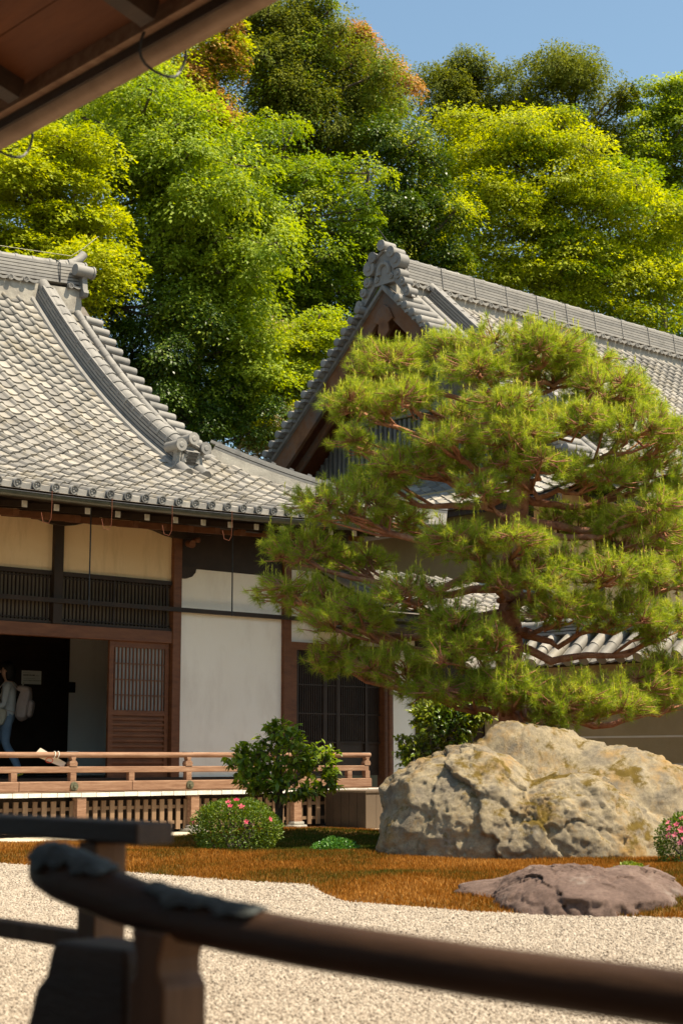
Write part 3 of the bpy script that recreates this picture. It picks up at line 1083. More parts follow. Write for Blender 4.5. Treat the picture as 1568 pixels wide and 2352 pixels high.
# room behind the opening
rm = sub('entrance_room', hall, (11, 21, 0.8))
RY = 22.55
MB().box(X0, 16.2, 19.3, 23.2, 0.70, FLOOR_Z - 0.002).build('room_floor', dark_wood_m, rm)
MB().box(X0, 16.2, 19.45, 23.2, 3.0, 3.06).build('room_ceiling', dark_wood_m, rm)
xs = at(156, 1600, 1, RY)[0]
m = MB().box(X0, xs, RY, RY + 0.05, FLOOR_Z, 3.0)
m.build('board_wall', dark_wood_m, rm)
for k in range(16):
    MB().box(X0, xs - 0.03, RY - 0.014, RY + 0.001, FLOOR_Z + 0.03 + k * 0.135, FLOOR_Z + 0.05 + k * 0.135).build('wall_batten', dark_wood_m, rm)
MB().box(xs + 0.002, 16.2, RY, RY + 0.05, FLOOR_Z, 3.0).build('inner_plaster_wall', plaster_m, rm)
MB().box(xs - 0.07, xs + 0.0, RY - 0.03, RY + 0.06, FLOOR_Z, 3.0).build('inner_post', dark_wood_m, rm)
p = at(163, 1578, 1, RY)
MB().box(p[0] - 0.05, p[0] + 0.07, RY - 0.03, RY - 0.002, p[2] - 0.09, p[2] + 0.08).build('switch_plate', iron_m, rm)
MB().box(16.2, 16.26, 19.4, 23.2, 0.6, 4.4).build('side_wall', dark_wood_m, rm)
MB().box(2.9, 3.0, 19.3, 23.2, 0.6, 4.4).build('side_wall', dark_wood_m, rm)

# sliding door with lattice above and louvred panel below
dx0, dx1 = at(248, 1600, 1, WALL_Y + 0.0)[0], 14.0
sd = sub('sliding_door', hall, ((dx0 + dx1) / 2, WALL_Y, FLOOR_Z))
yd = WALL_Y + 0.0
for a, b in ((dx0, dx0 + 0.075), (dx1 - 0.07, dx1)):
    MB().box(a, b, yd - 0.025, yd + 0.025, FLOOR_Z, 2.72).build('stile', red_wood_m, sd, bevel=0.004)
for z0, z1 in ((FLOOR_Z, 0.86), (1.66, 1.735), (2.63, 2.72)):
    MB().box(dx0 + 0.075, dx1 - 0.07, yd - 0.022, yd + 0.022, z0, z1).build('cross_rail', red_wood_m, sd)
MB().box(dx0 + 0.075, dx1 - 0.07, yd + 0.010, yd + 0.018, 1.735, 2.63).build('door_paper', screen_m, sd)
m = MB()
x = dx0 + 0.105
while x < dx1 - 0.085:
    m.box(x - 0.008, x + 0.008, yd - 0.014, yd + 0.009, 1.735, 2.63)
    x += 0.064
for z in (1.95, 2.17, 2.40):
    m.box(dx0 + 0.075, dx1 - 0.07, yd - 0.017, yd + 0.005, z - 0.007, z + 0.007)
m.build('door_lattice', red_wood_m, sd)
MB().box(dx0 + 0.075, dx1 - 0.07, yd + 0.004, yd + 0.014, 0.86, 1.66).build('door_board', red_wood_m, sd)
for k in range(10):
    z = 0.90 + k * 0.077
    MB().box(dx0 + 0.075, dx1 - 0.07, yd - 0.018, yd + 0.003, z, z + 0.030).build('door_slat', red_wood_m, sd)

# bay to the right of the white wall: lattice doors in shadow, then a strip of plaster
rb = sub('right_bay', hall, (17.3, WALL_Y, 0.8))
MB().box(16.30, 16.42, WALL_Y - 0.07, WALL_Y + 0.06, FLOOR_Z - 0.1, 2.86).build('bay_jamb', red_wood_m, rb)
MB().box(16.42, 18.26, WALL_Y - 0.06, WALL_Y + 0.06, 2.74, 2.86).build('bay_head', red_wood_m, rb)
MB().box(16.30, 18.26, WALL_Y + 0.0, WALL_Y + 0.05, 2.86, 4.0).build('bay_plaster', plaster_m, rb)
MB().box(16.42, 18.26, WALL_Y + 0.02, WALL_Y + 0.04, FLOOR_Z, 2.74).build('bay_board', dark_wood_m, rb)
m = MB()
x = 16.46
while x < 18.24:
    m.box(x - 0.010, x + 0.010, WALL_Y - 0.012, WALL_Y + 0.02, FLOOR_Z + 0.55, 2.74)
    x += 0.046
for z in (1.3, 1.75, 2.2, 2.6):
    m.box(16.42, 18.26, WALL_Y - 0.018, WALL_Y + 0.006, z - 0.01, z + 0.01)
m.build('bay_lattice', dark_wood_m, rb)
for x in (16.46, 17.05, 17.33, 17.95):
    MB().box(x - 0.03, x + 0.03, WALL_Y - 0.026, WALL_Y + 0.0, FLOOR_Z, 2.74).build('door_stile', dark_wood_m, rb)
MB().box(18.26, 18.46, WALL_Y - 0.12, WALL_Y + 0.06, 0.2, 4.0).build('bay_post', red_wood_m, rb, bevel=0.006)
MB().tube([(18.30, WALL_Y - 0.20, 0.4), (18.30, WALL_Y - 0.20, 3.6)], 0.035, 10).build('downpipe', red_wood_m, rb, smooth=True, angle=40)
MB().box(18.46, 19.06, WALL_Y - 0.02, WALL_Y + 0.05, 0.05, 3.6).build('plaster_strip', plaster_m, rb)
MB().box(19.06, 19.22, WALL_Y - 0.08, WALL_Y + 0.06, 0.05, 3.6).build('strip_post', dark_wood_m, rb)
MB().box(19.22, 22.8, WALL_Y - 0.0, WALL_Y + 0.05, 0.05, 3.6).build('far_board_wall', dark_wood_m, rb)

# veranda
vr = sub('veranda', hall, (12, 18.6, 0.6))
x = 6.0
while x < 17.1:
    w = random.uniform(0.17, 0.24)
    w = min(w, 17.16 - x)
    m = MB().box(x, x + w - 0.006, VER_Y, WALL_Y - 0.11, VER_Z - 0.055 + random.uniform(-.002, .002), VER_Z + random.uniform(-.003, .003))
    m.m = [0, 0, 1, 0, 0, 0]
    m.build('board', [plank_m, white_end_m], vr)
    x += w
MB().box(6.0, 17.16, VER_Y + 0.215, VER_Y + 0.30, 0.42, VER_Z - 0.06).build('edge_beam', dark_wood_m, vr)
VPX = [at(px, 1880, 1, 18.28)[0] for px in (-110, 167, 427, 662)]
for X in VPX:
    MB().box(X - 0.07, X + 0.07, 18.065, 18.20, 0.14, 0.55).build('veranda_post', rail_wood_m, vr, bevel=0.005)
    m = MB()
    m.prism([(-0.13, -0.13), (0.13, -0.13), (0.13, 0.13), (-0.13, 0.13)], (X, 18.13, 0.05), (1, 0, 0), (0, 1, 0), 0.05)
    m.prism([(-0.10, -0.10), (0.10, -0.10), (0.10, 0.10), (-0.10, 0.10)], (X, 18.13, 0.10), (1, 0, 0), (0, 1, 0), 0.045)
    m.build('stone_base', stone_m, vr, bevel=0.012)
MB().box(6, 17.0, 18.42, 18.46, 0.05, 0.56).build('crawlspace_back', dark_wood_m, vr)
for a, b in zip(VPX, VPX[1:] + [16.15]):
    n = int((b - a - 0.16) / 0.128)
    for k in range(n):
        X = a + 0.13 + k * (b - a - 0.22) / max(1, n - 1)
        MB().box(X - 0.034 + random.uniform(-.004, .004), X + 0.034, 18.15, 18.175, 0.10 + random.uniform(-.006, .006), 0.50).build('slat', slat_m, vr)
    for z in (0.19, 0.40):
        MB().box(a + 0.075, b - 0.075, 18.178, 18.205, z - 0.022, z + 0.022).build('slat_rail', slat_m, vr)
# plank chest closing the end of the veranda
bx0, bx1, by0, by1 = 15.92, 16.95, 17.16, 18.03
ck = sub('plank_chest', hall, (16.4, 17.6, 0.05))
MB().box(bx0 + 0.02, bx1 - 0.02, by0 + 0.02, by1 - 0.02, 0.05, 0.555).build('chest_core', dark_wood_m, ck)
for k in range(5):
    w = (bx1 - bx0) / 5
    MB().box(bx0 + k * w + 0.003, bx0 + (k + 1) * w - 0.003, by0, by0 + 0.018, 0.055, 0.565).build('plank', chest_m, ck)
    w = (by1 - by0) / 5
    MB().box(bx0, bx0 + 0.018, by0 + 0.02 + k * (w - 0.004) + 0.003, by0 + 0.02 + (k + 1) * (w - 0.004) - 0.003, 0.055, 0.565).build('plank', dark_wood_m, ck)  # left side planks darker: shade of this face put into their colour
MB().box(bx0 - 0.015, bx1 + 0.015, by0 - 0.015, by1, 0.565, 0.590).build('chest_lid', chest_m, ck)

# ------------------------------------------------------------------ railing of the hall's veranda
rl = empty('veranda_railing', (12, 18.15, VER_Z), 'low weathered wooden railing along the hall veranda with rounded top rail', 'railing')
RYL = 18.16
XE = 16.93
m = MB().tube([(6.0, RYL, 1.095), (9.5, RYL, 1.092), (13, RYL, 1.098), (XE, RYL, 1.10)], 0.036, 12)
m.build('top_rail', rail_wood_m, rl, smooth=True, angle=40)
MB().box(6.0, XE - 0.05, RYL - 0.035, RYL + 0.035, 0.865, 0.945).build('middle_rail', rail_wood_m, rl, bevel=0.008)
for a, b in zip([6.0] + [at(px, 1800, 1, RYL)[0] for px in (40, 300, 560)], [at(px, 1800, 1, RYL)[0] for px in (40, 300, 560)] + [XE]):
    MB().box(a + 0.002, b - 0.002, RYL - 0.05, RYL + 0.05, 0.625, 0.755).build('bottom_rail', rail_wood_m, rl, bevel=0.01)
RPX = [at(px, 1760, 1, RYL)[0] for px in (-110, 166, 431, 700)] + [XE - 0.08]
for X in RPX:
    po = MB().box(X - 0.045, X + 0.045, RYL - 0.042, RYL + 0.042, 0.755, 0.866).build('post', rail_wood_m, rl, bevel=0.006)
    m = MB().prism([(-0.055, 0.0), (0.055, 0.0), (0.062, 0.035), (0.05, 0.065), (0.025, 0.075), (0.035, 0.105), (0.04, 0.125), (-0.04, 0.125), (-0.035, 0.105), (-0.025, 0.075), (-0.05, 0.065), (-0.062, 0.035)],
                   (X, RYL - 0.042, 0.946), (1, 0, 0), (0, 0, 1), -0.084)
    m.build('capital', rail_wood_m, po, bevel=0.004)
    m = MB().tube([(X - 0.09, RYL, 1.134), (X + 0.09, RYL, 1.134)], 0.008, 6)
    m.build('top_plate', iron_m, po)
for X in RPX[:3]:
    c = (X + 0.005, RYL - 0.05, 0.69)
    m = MB().tube([c, (c[0], c[1] - 0.022, c[2])], [0.062, 0.056], 14)
    m.tube([(c[0], c[1] - 0.020, c[2]), (c[0], c[1] - 0.045, c[2])], [0.03, 0.024], 10)
    m.build('metal_boss', brass_m, rl, smooth=True, angle=35)
for px in (30, 300, 565, 800):
    X = at(px, 1780, 1, RYL)[0]
    MB().box(X - 0.045, X + 0.045, RYL - 0.035, RYL + 0.035, 0.755, 0.864).build('strut', rail_wood_m, rl, bevel=0.005)

# pale board tied askew to the railing, with a round red stamp
bd = empty('tied_board', at(115, 1740, 1, RYL - 0.03), 'pale wooden board with red ring mark tied askew to the hall railing', 'board')
A = [at(x, y, 1, RYL + 0.045) for x, y in ((78, 1735), (94, 1718), (152, 1752), (146, 1763))]
cx, cz = np.mean([p[0] for p in A]), np.mean([p[2] for p in A])
m = MB().prism([(p[0] - cx, p[2] - cz) for p in A], (cx, RYL + 0.055, cz), (1, 0, 0), (0, 0, 1), 0.014)
m.build('board_face', pale_wood_m, bd)
c = at(114, 1746, 1, RYL + 0.038)
ring = [(c[0] + 0.055 * math.cos(2 * PI * k / 16), RYL + 0.038, c[2] + 0.032 * math.sin(2 * PI * k / 16)) for k in range(17)]
MB().tube(ring, 0.005, 4, cap=False).build('red_ring_mark', red_ink_m, bd)
for k, dx in enumerate((0.0, 0.055)):
    X = at(124, 1738, 1, RYL)[0] + dx
    ring = [(X + 0.01 * math.sin(q), RYL + 0.042 * math.cos(q), 1.094 + 0.046 * math.sin(q)) for q in np.linspace(0, 2 * PI, 14)]
    MB().tube(ring, 0.005, 5, cap=False).build('tie_string', paper_m, bd)

# notice on the dark wall inside
c = at(73, 1556, 1, RY - 0.022)
nt_ = empty('paper_notice', (c[0], RY - 0.022, c[2] - 0.1), 'white paper notice with lines of dark writing on the dark inner wall', 'notice')
pw, ph = 0.36, 0.215
MB().box(c[0] - pw / 2, c[0] + pw / 2, RY - 0.024, RY - 0.018, c[2] - ph / 2, c[2] + ph / 2).build('sheet', paper_m, nt_)
m = MB()
for z, x0, x1, hh in ((0.072, -0.16, -0.02, 0.006), (0.035, -0.15, -0.06, 0.022), (0.035, -0.04, 0.06, 0.022), (0.030, 0.08, 0.13, 0.008), (-0.015, -0.15, 0.06, 0.006), (-0.05, -0.15, 0.16, 0.010)):
    x = x0
    while x < x1:
        w_ = random.uniform(0.006, 0.016)
        m.box(c[0] + x, c[0] + x + w_, RY - 0.0262, RY - 0.0245, c[2] + z - hh / 2 * random.uniform(.6, 1), c[2] + z + hh / 2 * random.uniform(.6, 1))
        x += w_ + random.uniform(0.004, 0.010)
m.build('writing', ink_m, nt_)

# ------------------------------------------------------------------ the gabled hall behind the pine
GXF, GY, GZ0 = 23.0, 24.15, 11.10


def gab(s):
    return GZ0 - 0.93 * s + 0.012 * s * s


S_EAVE = 6.2
gh = empty('gabled_hall', (28, GY, 0), 'tall gabled hall behind the pine with brown bargeboards and grey tile roof', 'temple hall')
GEND = 42.0
mb = MB()
cols = [[(X, GY - s, gab(s) - 0.03) for s in np.linspace(0, S_EAVE + 0.05, 12)] for X in (GXF + 0.05, 30, GEND)]
deck(mb, cols, None)
cols = [[(X, GY + s, gab(s) - 0.03) for s in np.linspace(0, S_EAVE + 0.05, 12)] for X in (GXF + 0.05, 30, GEND)]
deck(mb, cols, None)
groof = mb.build('roof', underlay_m, gh)
pan_field(groof, (0, GY - S_EAVE, 0), (1, 0, 0), (0, 1, 0), lambda u, t: gab(S_EAVE - t), 24.30, 39.5, 0.0, S_EAVE - 0.25,
          lambda u, t: True, lambda x, y: 1.0 if (x > 1330 and y < 1000) or y < 800 else 0.02)

# ridge
gr_ = sub('main_ridge', gh, (30, GY, GZ0))
path = [(x, GY, GZ0 - 0.02) for x in np.linspace(23.12, GEND, 10)]
MB().sweep(path, [(-0.22, -0.40), (0.22, -0.40), (0.22, 0.10), (-0.22, 0.10)]).build('ridge_base', mortar_m, gr_)
courses(gr_, path, 0.21, 0.14, 7, 0.068, taper=0.009)
cap_row(gr_, [(x, y, z + 0.615) for x, y, z in path], 0.085, seg=0.42)
X = 23.35
while X < 38:
    m = MB()
    zc = GZ0 + 0.03
    disc_tile(m, (X, GY - 0.30, zc), (0, 1, 0), 0.062)
    vv = []
    for u in np.linspace(0.06, 0.27, 6):
        q = -0.032 * math.sin(PI * (u - 0.06) / 0.21)
        vv += [(X + u, GY - 0.29, zc + 0.05 + q), (X + u, GY - 0.29, zc - 0.01 + q), (X + u, GY - 0.19, zc + 0.06 + q)]
    ff = []
    for k in range(5):
        a = 3 * k
        ff += [(a, a + 1, a + 4, a + 3), (a + 2, a, a + 3, a + 5)]
    m.add(vv, ff)
    m.build('ridge_skirt_tile', ridge_m, gr_, smooth=True, angle=35)
    X += 0.33
X = 23.5
while X < 38:
    MB().tube([(X, GY - 0.225, GZ0 + 0.14), (X, GY - 0.165, GZ0 + 0.60), (X, GY, GZ0 + 0.70)], 0.009, 5).build('ridge_tie', ridge_m, gr_)
    X += 1.05
MB().tube([(23.2, GY, GZ0 + 0.86), (23.1, GY, GZ0 + 0.93), (22.85, GY + 0.1, GZ0 + 1.25)], 0.009, 5).build('lightning_rod', iron_m, gh)

# end ornament with its stepped scroll fins
orn = demon_tile(gh, (22.98, GY, GZ0 - 0.02), (-1, 0, 0), 0.62, 0.86, ridge_m)
for sg in (-1, 1):
    m = MB()
    for dy, dz, r in ((0.42, 0.42, 0.17), (0.47, 0.12, 0.11), (0.60, -0.08, 0.10), (0.74, -0.33, 0.10)):
        c = Vector((23.0, GY + sg * dy, GZ0 - 0.02 + dz))
        m.tube([c + Vector((0.16, 0, 0)), c - Vector((0.10, 0, 0))], r, 14)
        m.tube([c, c - Vector((0.125, 0, 0))], [r * 0.45, r * 0.4], 10)
    m.prism([(0.30, 0.0), (0.44, 0.30), (0.56, 0.02), (0.70, -0.16), (0.84, -0.45), (0.60, -0.34)] if sg > 0 else
            [(-0.30, 0.0), (-0.60, -0.34), (-0.84, -0.45), (-0.70, -0.16), (-0.56, 0.02), (-0.44, 0.30)], (23.08, GY, GZ0 - 0.02), (0, 1, 0), (0, 0, 1), -0.10)
    m.build('scroll_fin', ridge_m, orn, smooth=True, angle=40)

# verge: stepped round tiles that point out over the gable, two barrel rows, then a descending ridge
gv = sub('verge', gh, (23.2, GY, 9))
for sg in (-1, 1):
    s = 0.62
    while s < 6.0:
        z = gab(s)
        L0 = 22.74
        m = MB().tube([(L0, GY + sg * s, z + 0.075), (23.42, GY + sg * s, z + 0.085)], 0.088, 12)
        m.tube([(L0 - 0.012, GY + sg * s, z + 0.075), (L0, GY + sg * s, z + 0.075)], [0.07, 0.088], 12)
        m.build('verge_roll', ridge_m, gv, smooth=True, angle=40)
        m = MB().box(L0 + 0.03, 23.30, GY + sg * (s + 0.05) - 0.07, GY + sg * (s + 0.05) + 0.07, z - 0.09, z - 0.02)
        m.build('verge_pan', ridge_m, gv)
        s += 0.295 / math.hypot(1, 0.93 - 0.024 * s)
    for X in (23.52, 23.80):
        cap_row(gv, [(X, GY + sg * s, gab(s) + 0.05) for s in np.linspace(0.35, 6.0, 8)], 0.085, seg=0.31, name='barrel_tile', lip=False)
gd = sub('descending_ridge', gh, (24.1, 21, 8))
dpath = [(24.13, GY - s, gab(s)) for s in np.linspace(0.25, 4.6, 10)]
courses(gd, dpath, 0.15, 0.04, 5, 0.058, taper=0.007)
MB().sweep(dpath, [(-0.17, -0.05), (0.17, -0.05), (0.16, 0.05), (-0.16, 0.05)]).build('ridge_base', mortar_m, gd)
cap_row(gd, [(x, y, z + 0.32) for x, y, z in dpath], 0.10, seg=0.30)

# bargeboards, soffit, gable wall and lattice
for sg, nm in ((-1, 'bargeboard'), (1, 'bargeboard')):
    S = np.linspace(0, 5.4, 14)
    up = [(sg * s, gab(s) - 0.12) for s in S]
    lo = [(sg * s, gab(s) - 0.62 - 0.02 * s) for s in S]
    poly = up + lo[::-1]
    if sg < 0:
        poly = poly[::-1]
    MB().prism(poly, (22.98, GY, 0), (0, 1, 0), (0, 0, 1), 0.09).build(nm, barge_m, gh)
    up = [(sg * s, gab(s) - 0.05) for s in S]
    lo = [(sg * s, gab(s) - 0.15) for s in S]
    poly = up + lo[::-1]
    if sg < 0:
        poly = poly[::-1]
    MB().prism(poly, (22.90, GY, 0), (0, 1, 0), (0, 0, 1), 0.4).build('verge_board', grey_wood_m, gh)
    up = [(sg * s, gab(s) - 0.55) for s in S]
    lo = [(sg * s, gab(s) - 0.72 - 0.02 * s) for s in S]
    poly = up + lo[::-1]
    if sg < 0:
        poly = poly[::-1]
    MB().prism(poly, (23.35, GY, 0), (0, 1, 0), (0, 0, 1), 0.06).build('inner_bargeboard', barge_m, gh)
    mb = MB()
    cols = [[(X, GY + sg * s, gab(s) - 0.20) for s in S] for X in (23.07, 24.4)]
    deck(mb, cols, None)
    mb.build('gable_soffit', eave_wood_m, gh)
poly = [(-4.9, gab(4.9) - 0.2), (0, gab(0) - 0.2), (4.9, gab(4.9) - 0.2)]
MB().prism(poly[::-1], (24.36, GY, 0), (0, 1, 0), (0, 0, 1), -0.06).build('gable_wall', grey_wood_m, gh)
MB().box(24.18, 24.29, GY - 0.13, GY + 0.13, 8.5, 10.7).build('king_post', grey_wood_m, gh)
MB().box(24.10, 24.29, GY - 3.6, GY + 3.6, 8.42, 8.62).build('gable_tie_beam', grey_wood_m, gh)
m = MB().prism([(0.0, 0.35), (-0.16, 0.25), (-0.30, 0.0), (-0.14, -0.08), (-0.18, -0.26), (0, -0.40), (0.18, -0.26), (0.14, -0.08), (0.30, 0.0), (0.16, 0.25)], (22.93, GY, GZ0 - 0.82), (0, 1, 0), (0, 0, 1), 0.05)
m.build('gable_pendant', barge_m, gh, bevel=0.012)
lt = sub('gable_lattice', gh, (24.2, GY, 7.5))
y = GY - 5.6
while y < GY + 5.6:
    top = min(8.40, gab(abs(y - GY)) - 0.35)
    if top > 6.9:
        MB().box(24.16, 24.23, y - 0.036, y + 0.036, 6.75, top).build('lattice_bar', grey_wood_m, lt)
    y += 0.152
MB().prism([(-5.2, 6.1), (5.2, 6.1), (2.6, 8.45), (-2.6, 8.45)], (24.25, GY, 0), (0, 1, 0), (0, 0, 1), 0.05).build('lattice_back', dark_wood_m, lt)

# skirt roof under the gable, facing left
SK_X, SK_Z = 21.1, 5.62


def skirt_z(u, t):
    return SK_Z + 0.36 * t + 0.02 * t * t


mb = MB()
cols = [[(SK_X + t, Y, skirt_z(0, t) - 0.03) for t in np.linspace(-0.05, 3.1, 6)] for Y in (17.95, 24, 30.3)]
deck(mb, cols, None)
sk = mb.build('skirt_roof', underlay_m, gh)
pan_field(sk, (SK_X, 30.3, 0), (0, -1, 0), (1, 0, 0), skirt_z, 0.0, 12.2, 0.0, 3.0, lambda u, t: True, lambda x, y: 1.0 if 950 < x < 1250 else 0.05)
MB().box(SK_X + 0.04, SK_X + 0.14, 17.9, 30.3, SK_Z - 0.16, SK_Z - 0.04).build('skirt_fascia', dark_wood_m, gh)
MB().box(GXF, GEND, GY - S_EAVE - 0.02, GY - S_EAVE + 0.1, gab(S_EAVE) - 0.20, gab(S_EAVE) - 0.04).build('front_fascia', dark_wood_m, gh)
mb = MB()
deck(mb, [[(X, GY - S_EAVE + 0.1, gab(S_EAVE) - 0.2), (X, 20.2, gab(S_EAVE) + 0.7)] for X in (22.6, GEND)], None)
mb.build('front_soffit', dark_wood_m, gh)
MB().box(22.6, 22.68, 20.0, 28.5, 0, 6.3).build('side_wall', tan_m, gh)
MB().box(22.6, GEND, 19.9, 19.98, 0, 6.4).build('front_wall', ochre_m, gh)
for X in (22.55, 24.6, 26.6, 28.7, 30.8):
    MB().box(X, X + 0.16, 19.83, 19.99, 0, 6.4).build('wall_post', dark_wood_m, gh)

# ------------------------------------------------------------------ low connecting corridor between the halls
co = empty('connecting_corridor', (19.3, 19.0, 3.3), 'low tiled corridor roof joining the two halls, half hidden by the pine', 'corridor')


def cor_z(u, t):
    return 3.30 + 0.40 * t + 0.04 * t * t


mb = MB()
deck(mb, [[(X, 17.75 + t, cor_z(0, t) - 0.03) for t in np.linspace(-0.04, 1.9, 5)] for X in (16.9, 19, 22.5)], None)
cr = mb.build('roof', underlay_m, co)
pan_field(cr, (16.92, 17.75, 0), (1, 0, 0), (0, 1, 0), cor_z, 0.0, 5.5, 0.0, 1.75, lambda u, t: True, lambda x, y: 1.0)
MB().box(16.9, 22.5, 17.78, 17.88, 3.14, 3.26).build('fascia', dark_wood_m, co)
cap_row(co, [(16.92, 17.75 + t, cor_z(0, t) + 0.05) for t in np.linspace(0, 1.8, 5)][::-1], 0.08, seg=0.28, name='verge_tile', lip=False)
MB().box(16.9, 22.5, 17.9, 19.4, 3.05, 3.10).build('soffit', dark_wood_m, co)

# ------------------------------------------------------------------ garden wall with its tile cap
gw = empty('garden_wall', (17.85, 10.0, 0.0), 'tan earthen garden wall with pale lines and round tile cap behind the boulder', 'wall')
WX, WY0, WY1 = 17.66, 3.0, 16.45
MB().box(WX, WX + 0.40, WY0, WY1, -0.05, 2.36).build('earth_wall', tan_m, gw)
for z in (0.60, 0.97, 1.34):
    MB().box(WX - 0.004, WX + 0.01, WY0, WY1 - 0.02, z - 0.013, z + 0.013).build('pale_line', line_m, gw)
MB().box(WX - 0.05, WX + 0.45, WY1, WY1 + 0.18, -0.05, 2.36).build('end_post', dark_wood_m, gw)
MB().box(WX - 0.10, WX + 0.5, WY0, WY1 + 0.18, 2.33, 2.38).build('cap_board', dark_wood_m, gw)
cp = sub('tile_cap', gw, (WX + 0.2, 10, 2.4))
mb = MB()
deck(mb, [[(WX - 0.32, Y, 2.345), (WX + 0.2, Y, 2.76), (WX + 0.72, Y, 2.345)] for Y in (WY0, WY1 + 0.15)], None)
mb.build('cap_bed', ridge_m, cp)
Y = WY0 + 0.1
while Y < WY1 + 0.2:
    for sg in (-1, 1):
        X = lambda a: WX + 0.2 + sg * a
        parts_ = ((0.56, 2.345, 0.30, 2.55), (0.31, 2.545, 0.03, 2.76))
        for a0, z0, a1, z1 in parts_:
            r = 0.080 * random.uniform(0.97, 1.03)
            m = MB().tube([(X(a0), Y + random.uniform(-.004, .004), z0 + 0.035), (X(a1), Y, z1 + 0.03)], [r, r * 0.94], 12)
            m.build('round_tile', tile_m, cp, smooth=True, angle=40)
        m = MB().prism([(-0.09, 0.03), (-0.05, -0.005), (0, -0.015), (0.05, -0.005), (0.09, 0.03), (0.05, 0.018), (0, 0.008), (-0.05, 0.018)], (X(0.55), Y + 0.155, 2.345), (0, 1, 0), (-sg * 0.79 * 0, 0, 1), -sg * 0.02)
        m.build('lip_tile', tile_m, cp)
    Y += 0.31
path = [(WX + 0.2, y, 2.74) for y in np.linspace(WY0, WY1 + 0.12, 6)]
courses(cp, path, 0.12, 0.05, 3, 0.05)
cap_row(cp, [(x, y, z + 0.20) for x, y, z in path], 0.085, seg=0.33)

# ------------------------------------------------------------------ the near building's eave overhead
ne = empty('near_eave', (2.3, 4.0, 3.4), 'brown underside of the near building eave with a copper gutter at the top corner', 'eave')
NGX, NGZ = 3.40, 3.755
MBN = MB()
sec = []
for k in range(11):
    th = PI + PI * k / 10
    sec.append((0.056 * math.cos(th), 0.056 * math.sin(th)))
for k in range(11):
    th = 2 * PI - PI * k / 10
    sec.append((0.050 * math.cos(th), 0.050 * math.sin(th)))
gpath = [(NGX, y, NGZ) for y in np.linspace(1.0, 9.5, 12)]
MB().sweep(gpath, sec).build('gutter', copper_m, ne, smooth=True, angle=50)
for y in (at(375, 110, 0, NGX)[1], at(25, 330, 0, NGX)[1], at(375, 110, 0, NGX)[1] - 1.02):
    ring = []
    for q in np.linspace(-0.15 * PI, 1.25 * PI, 18):
        ring.append((NGX + 0.105 * math.cos(q), y + 0.012 * math.sin(3 * q), NGZ - 0.022 - 0.105 * math.sin(q)))
    ring += [(NGX - 0.10, y + 0.01, NGZ + 0.05), (NGX - 0.16, y, NGZ + 0.08)]
    MB().tube(ring, 0.0055, 6).build('gutter_hook', iron_m, ne)
zs = lambda x: NGZ + 0.055 + (NGX - x) * 0.30
for k in range(14):                                    # boards that run along the eave
    x1 = NGX - 0.10 - k * 0.24
    x0 = x1 - 0.236
    m = MB()
    m.add([(x0, 0.6, zs(x0)), (x1, 0.6, zs(x1)), (x1, 9.6, zs(x1)), (x0, 9.6, zs(x0)), (x0, 0.6, zs(x0) + 0.02), (x1, 0.6, zs(x1) + 0.02), (x1, 9.6, zs(x1) + 0.02), (x0, 9.6, zs(x0) + 0.02)],
          [(0, 3, 2, 1), (4, 5, 6, 7), (0, 1, 5, 4), (1, 2, 6, 5), (2, 3, 7, 6), (3, 0, 4, 7)])
    m.build('soffit_board', eave_wood_m, ne)
MB().sweep([(NGX - 0.085, 0.6, NGZ + 0.055), (NGX - 0.085, 9.6, NGZ + 0.055)], [(-0.02, -0.035), (0.02, -0.035), (0.02, 0.05), (-0.02, 0.05)]).build('edge_strip', rail_wood_m, ne)
yr = at(335, 75, 0, NGX - 0.15)[1]
for dy in (-0.96, 0.0, 0.96, 1.92):
    MB().beam((NGX - 0.13, yr + dy, zs(NGX - 0.13) - 0.045), (-0.5, yr + dy, zs(-0.5) - 0.045), 0.085, 0.085).build('rafter', near_wood_m, ne)
MB().box(1.95, 2.07, 0.6, 9.6, zs(2.0) - 0.16, zs(2.0) - 0.05).build('purlin', near_wood_m, ne)
mb = MB()
mb.add([(NGX - 0.02, 0.6, NGZ + 0.10), (NGX - 0.02, 9.6, NGZ + 0.10), (-1.5, 9.6, NGZ + 1.55), (-1.5, 0.6, NGZ + 1.55), (NGX - 0.02, 0.6, NGZ + 0.16), (NGX - 0.02, 9.6, NGZ + 0.16), (-1.5, 9.6, NGZ + 1.62), (-1.5, 0.6, NGZ + 1.62)],
       [(0, 1, 2, 3), (7, 6, 5, 4), (0, 4, 5, 1), (1, 5, 6, 2), (2, 6, 7, 3), (3, 7, 4, 0)])
mb.build('roof_slab', underlay_m, ne)

MB().box(NGX - 0.064, NGX - 0.05, 0.6, 9.6, NGZ - 0.02, NGZ + 0.11).build('gutter_board', near_wood_m, ne)
# near veranda out of view: dark floor and wall added to cut gravel bounce
nv_ = empty('added_near_veranda', (0.5, 3.0, 0.0), 'unseen dark veranda floor and wall added to cut bounce light on the near eave and railing', 'veranda')
for k in range(16):
    x0 = -1.55 + k * 0.212
    MB().box(x0, x0 + 0.208, -3.0, 9.6, 0.30, 0.345).build('added_floor_board', near_wood_m, nv_)
MB().box(-1.75, -1.6, -3.0, 9.6, -0.05, 5.1).build('added_back_wall', dark_wood_m, nv_)
MB().box(1.70, 1.84, -3.0, 9.6, 0.12, 0.295).build('floor_beam', near_wood_m, nv_)
for y in (-1.0, 1.0, 3.0, 5.0, 7.0):
    MB().box(1.70, 1.83, y - 0.065, y + 0.065, -0.03, 0.12).build('floor_post', near_wood_m, nv_)

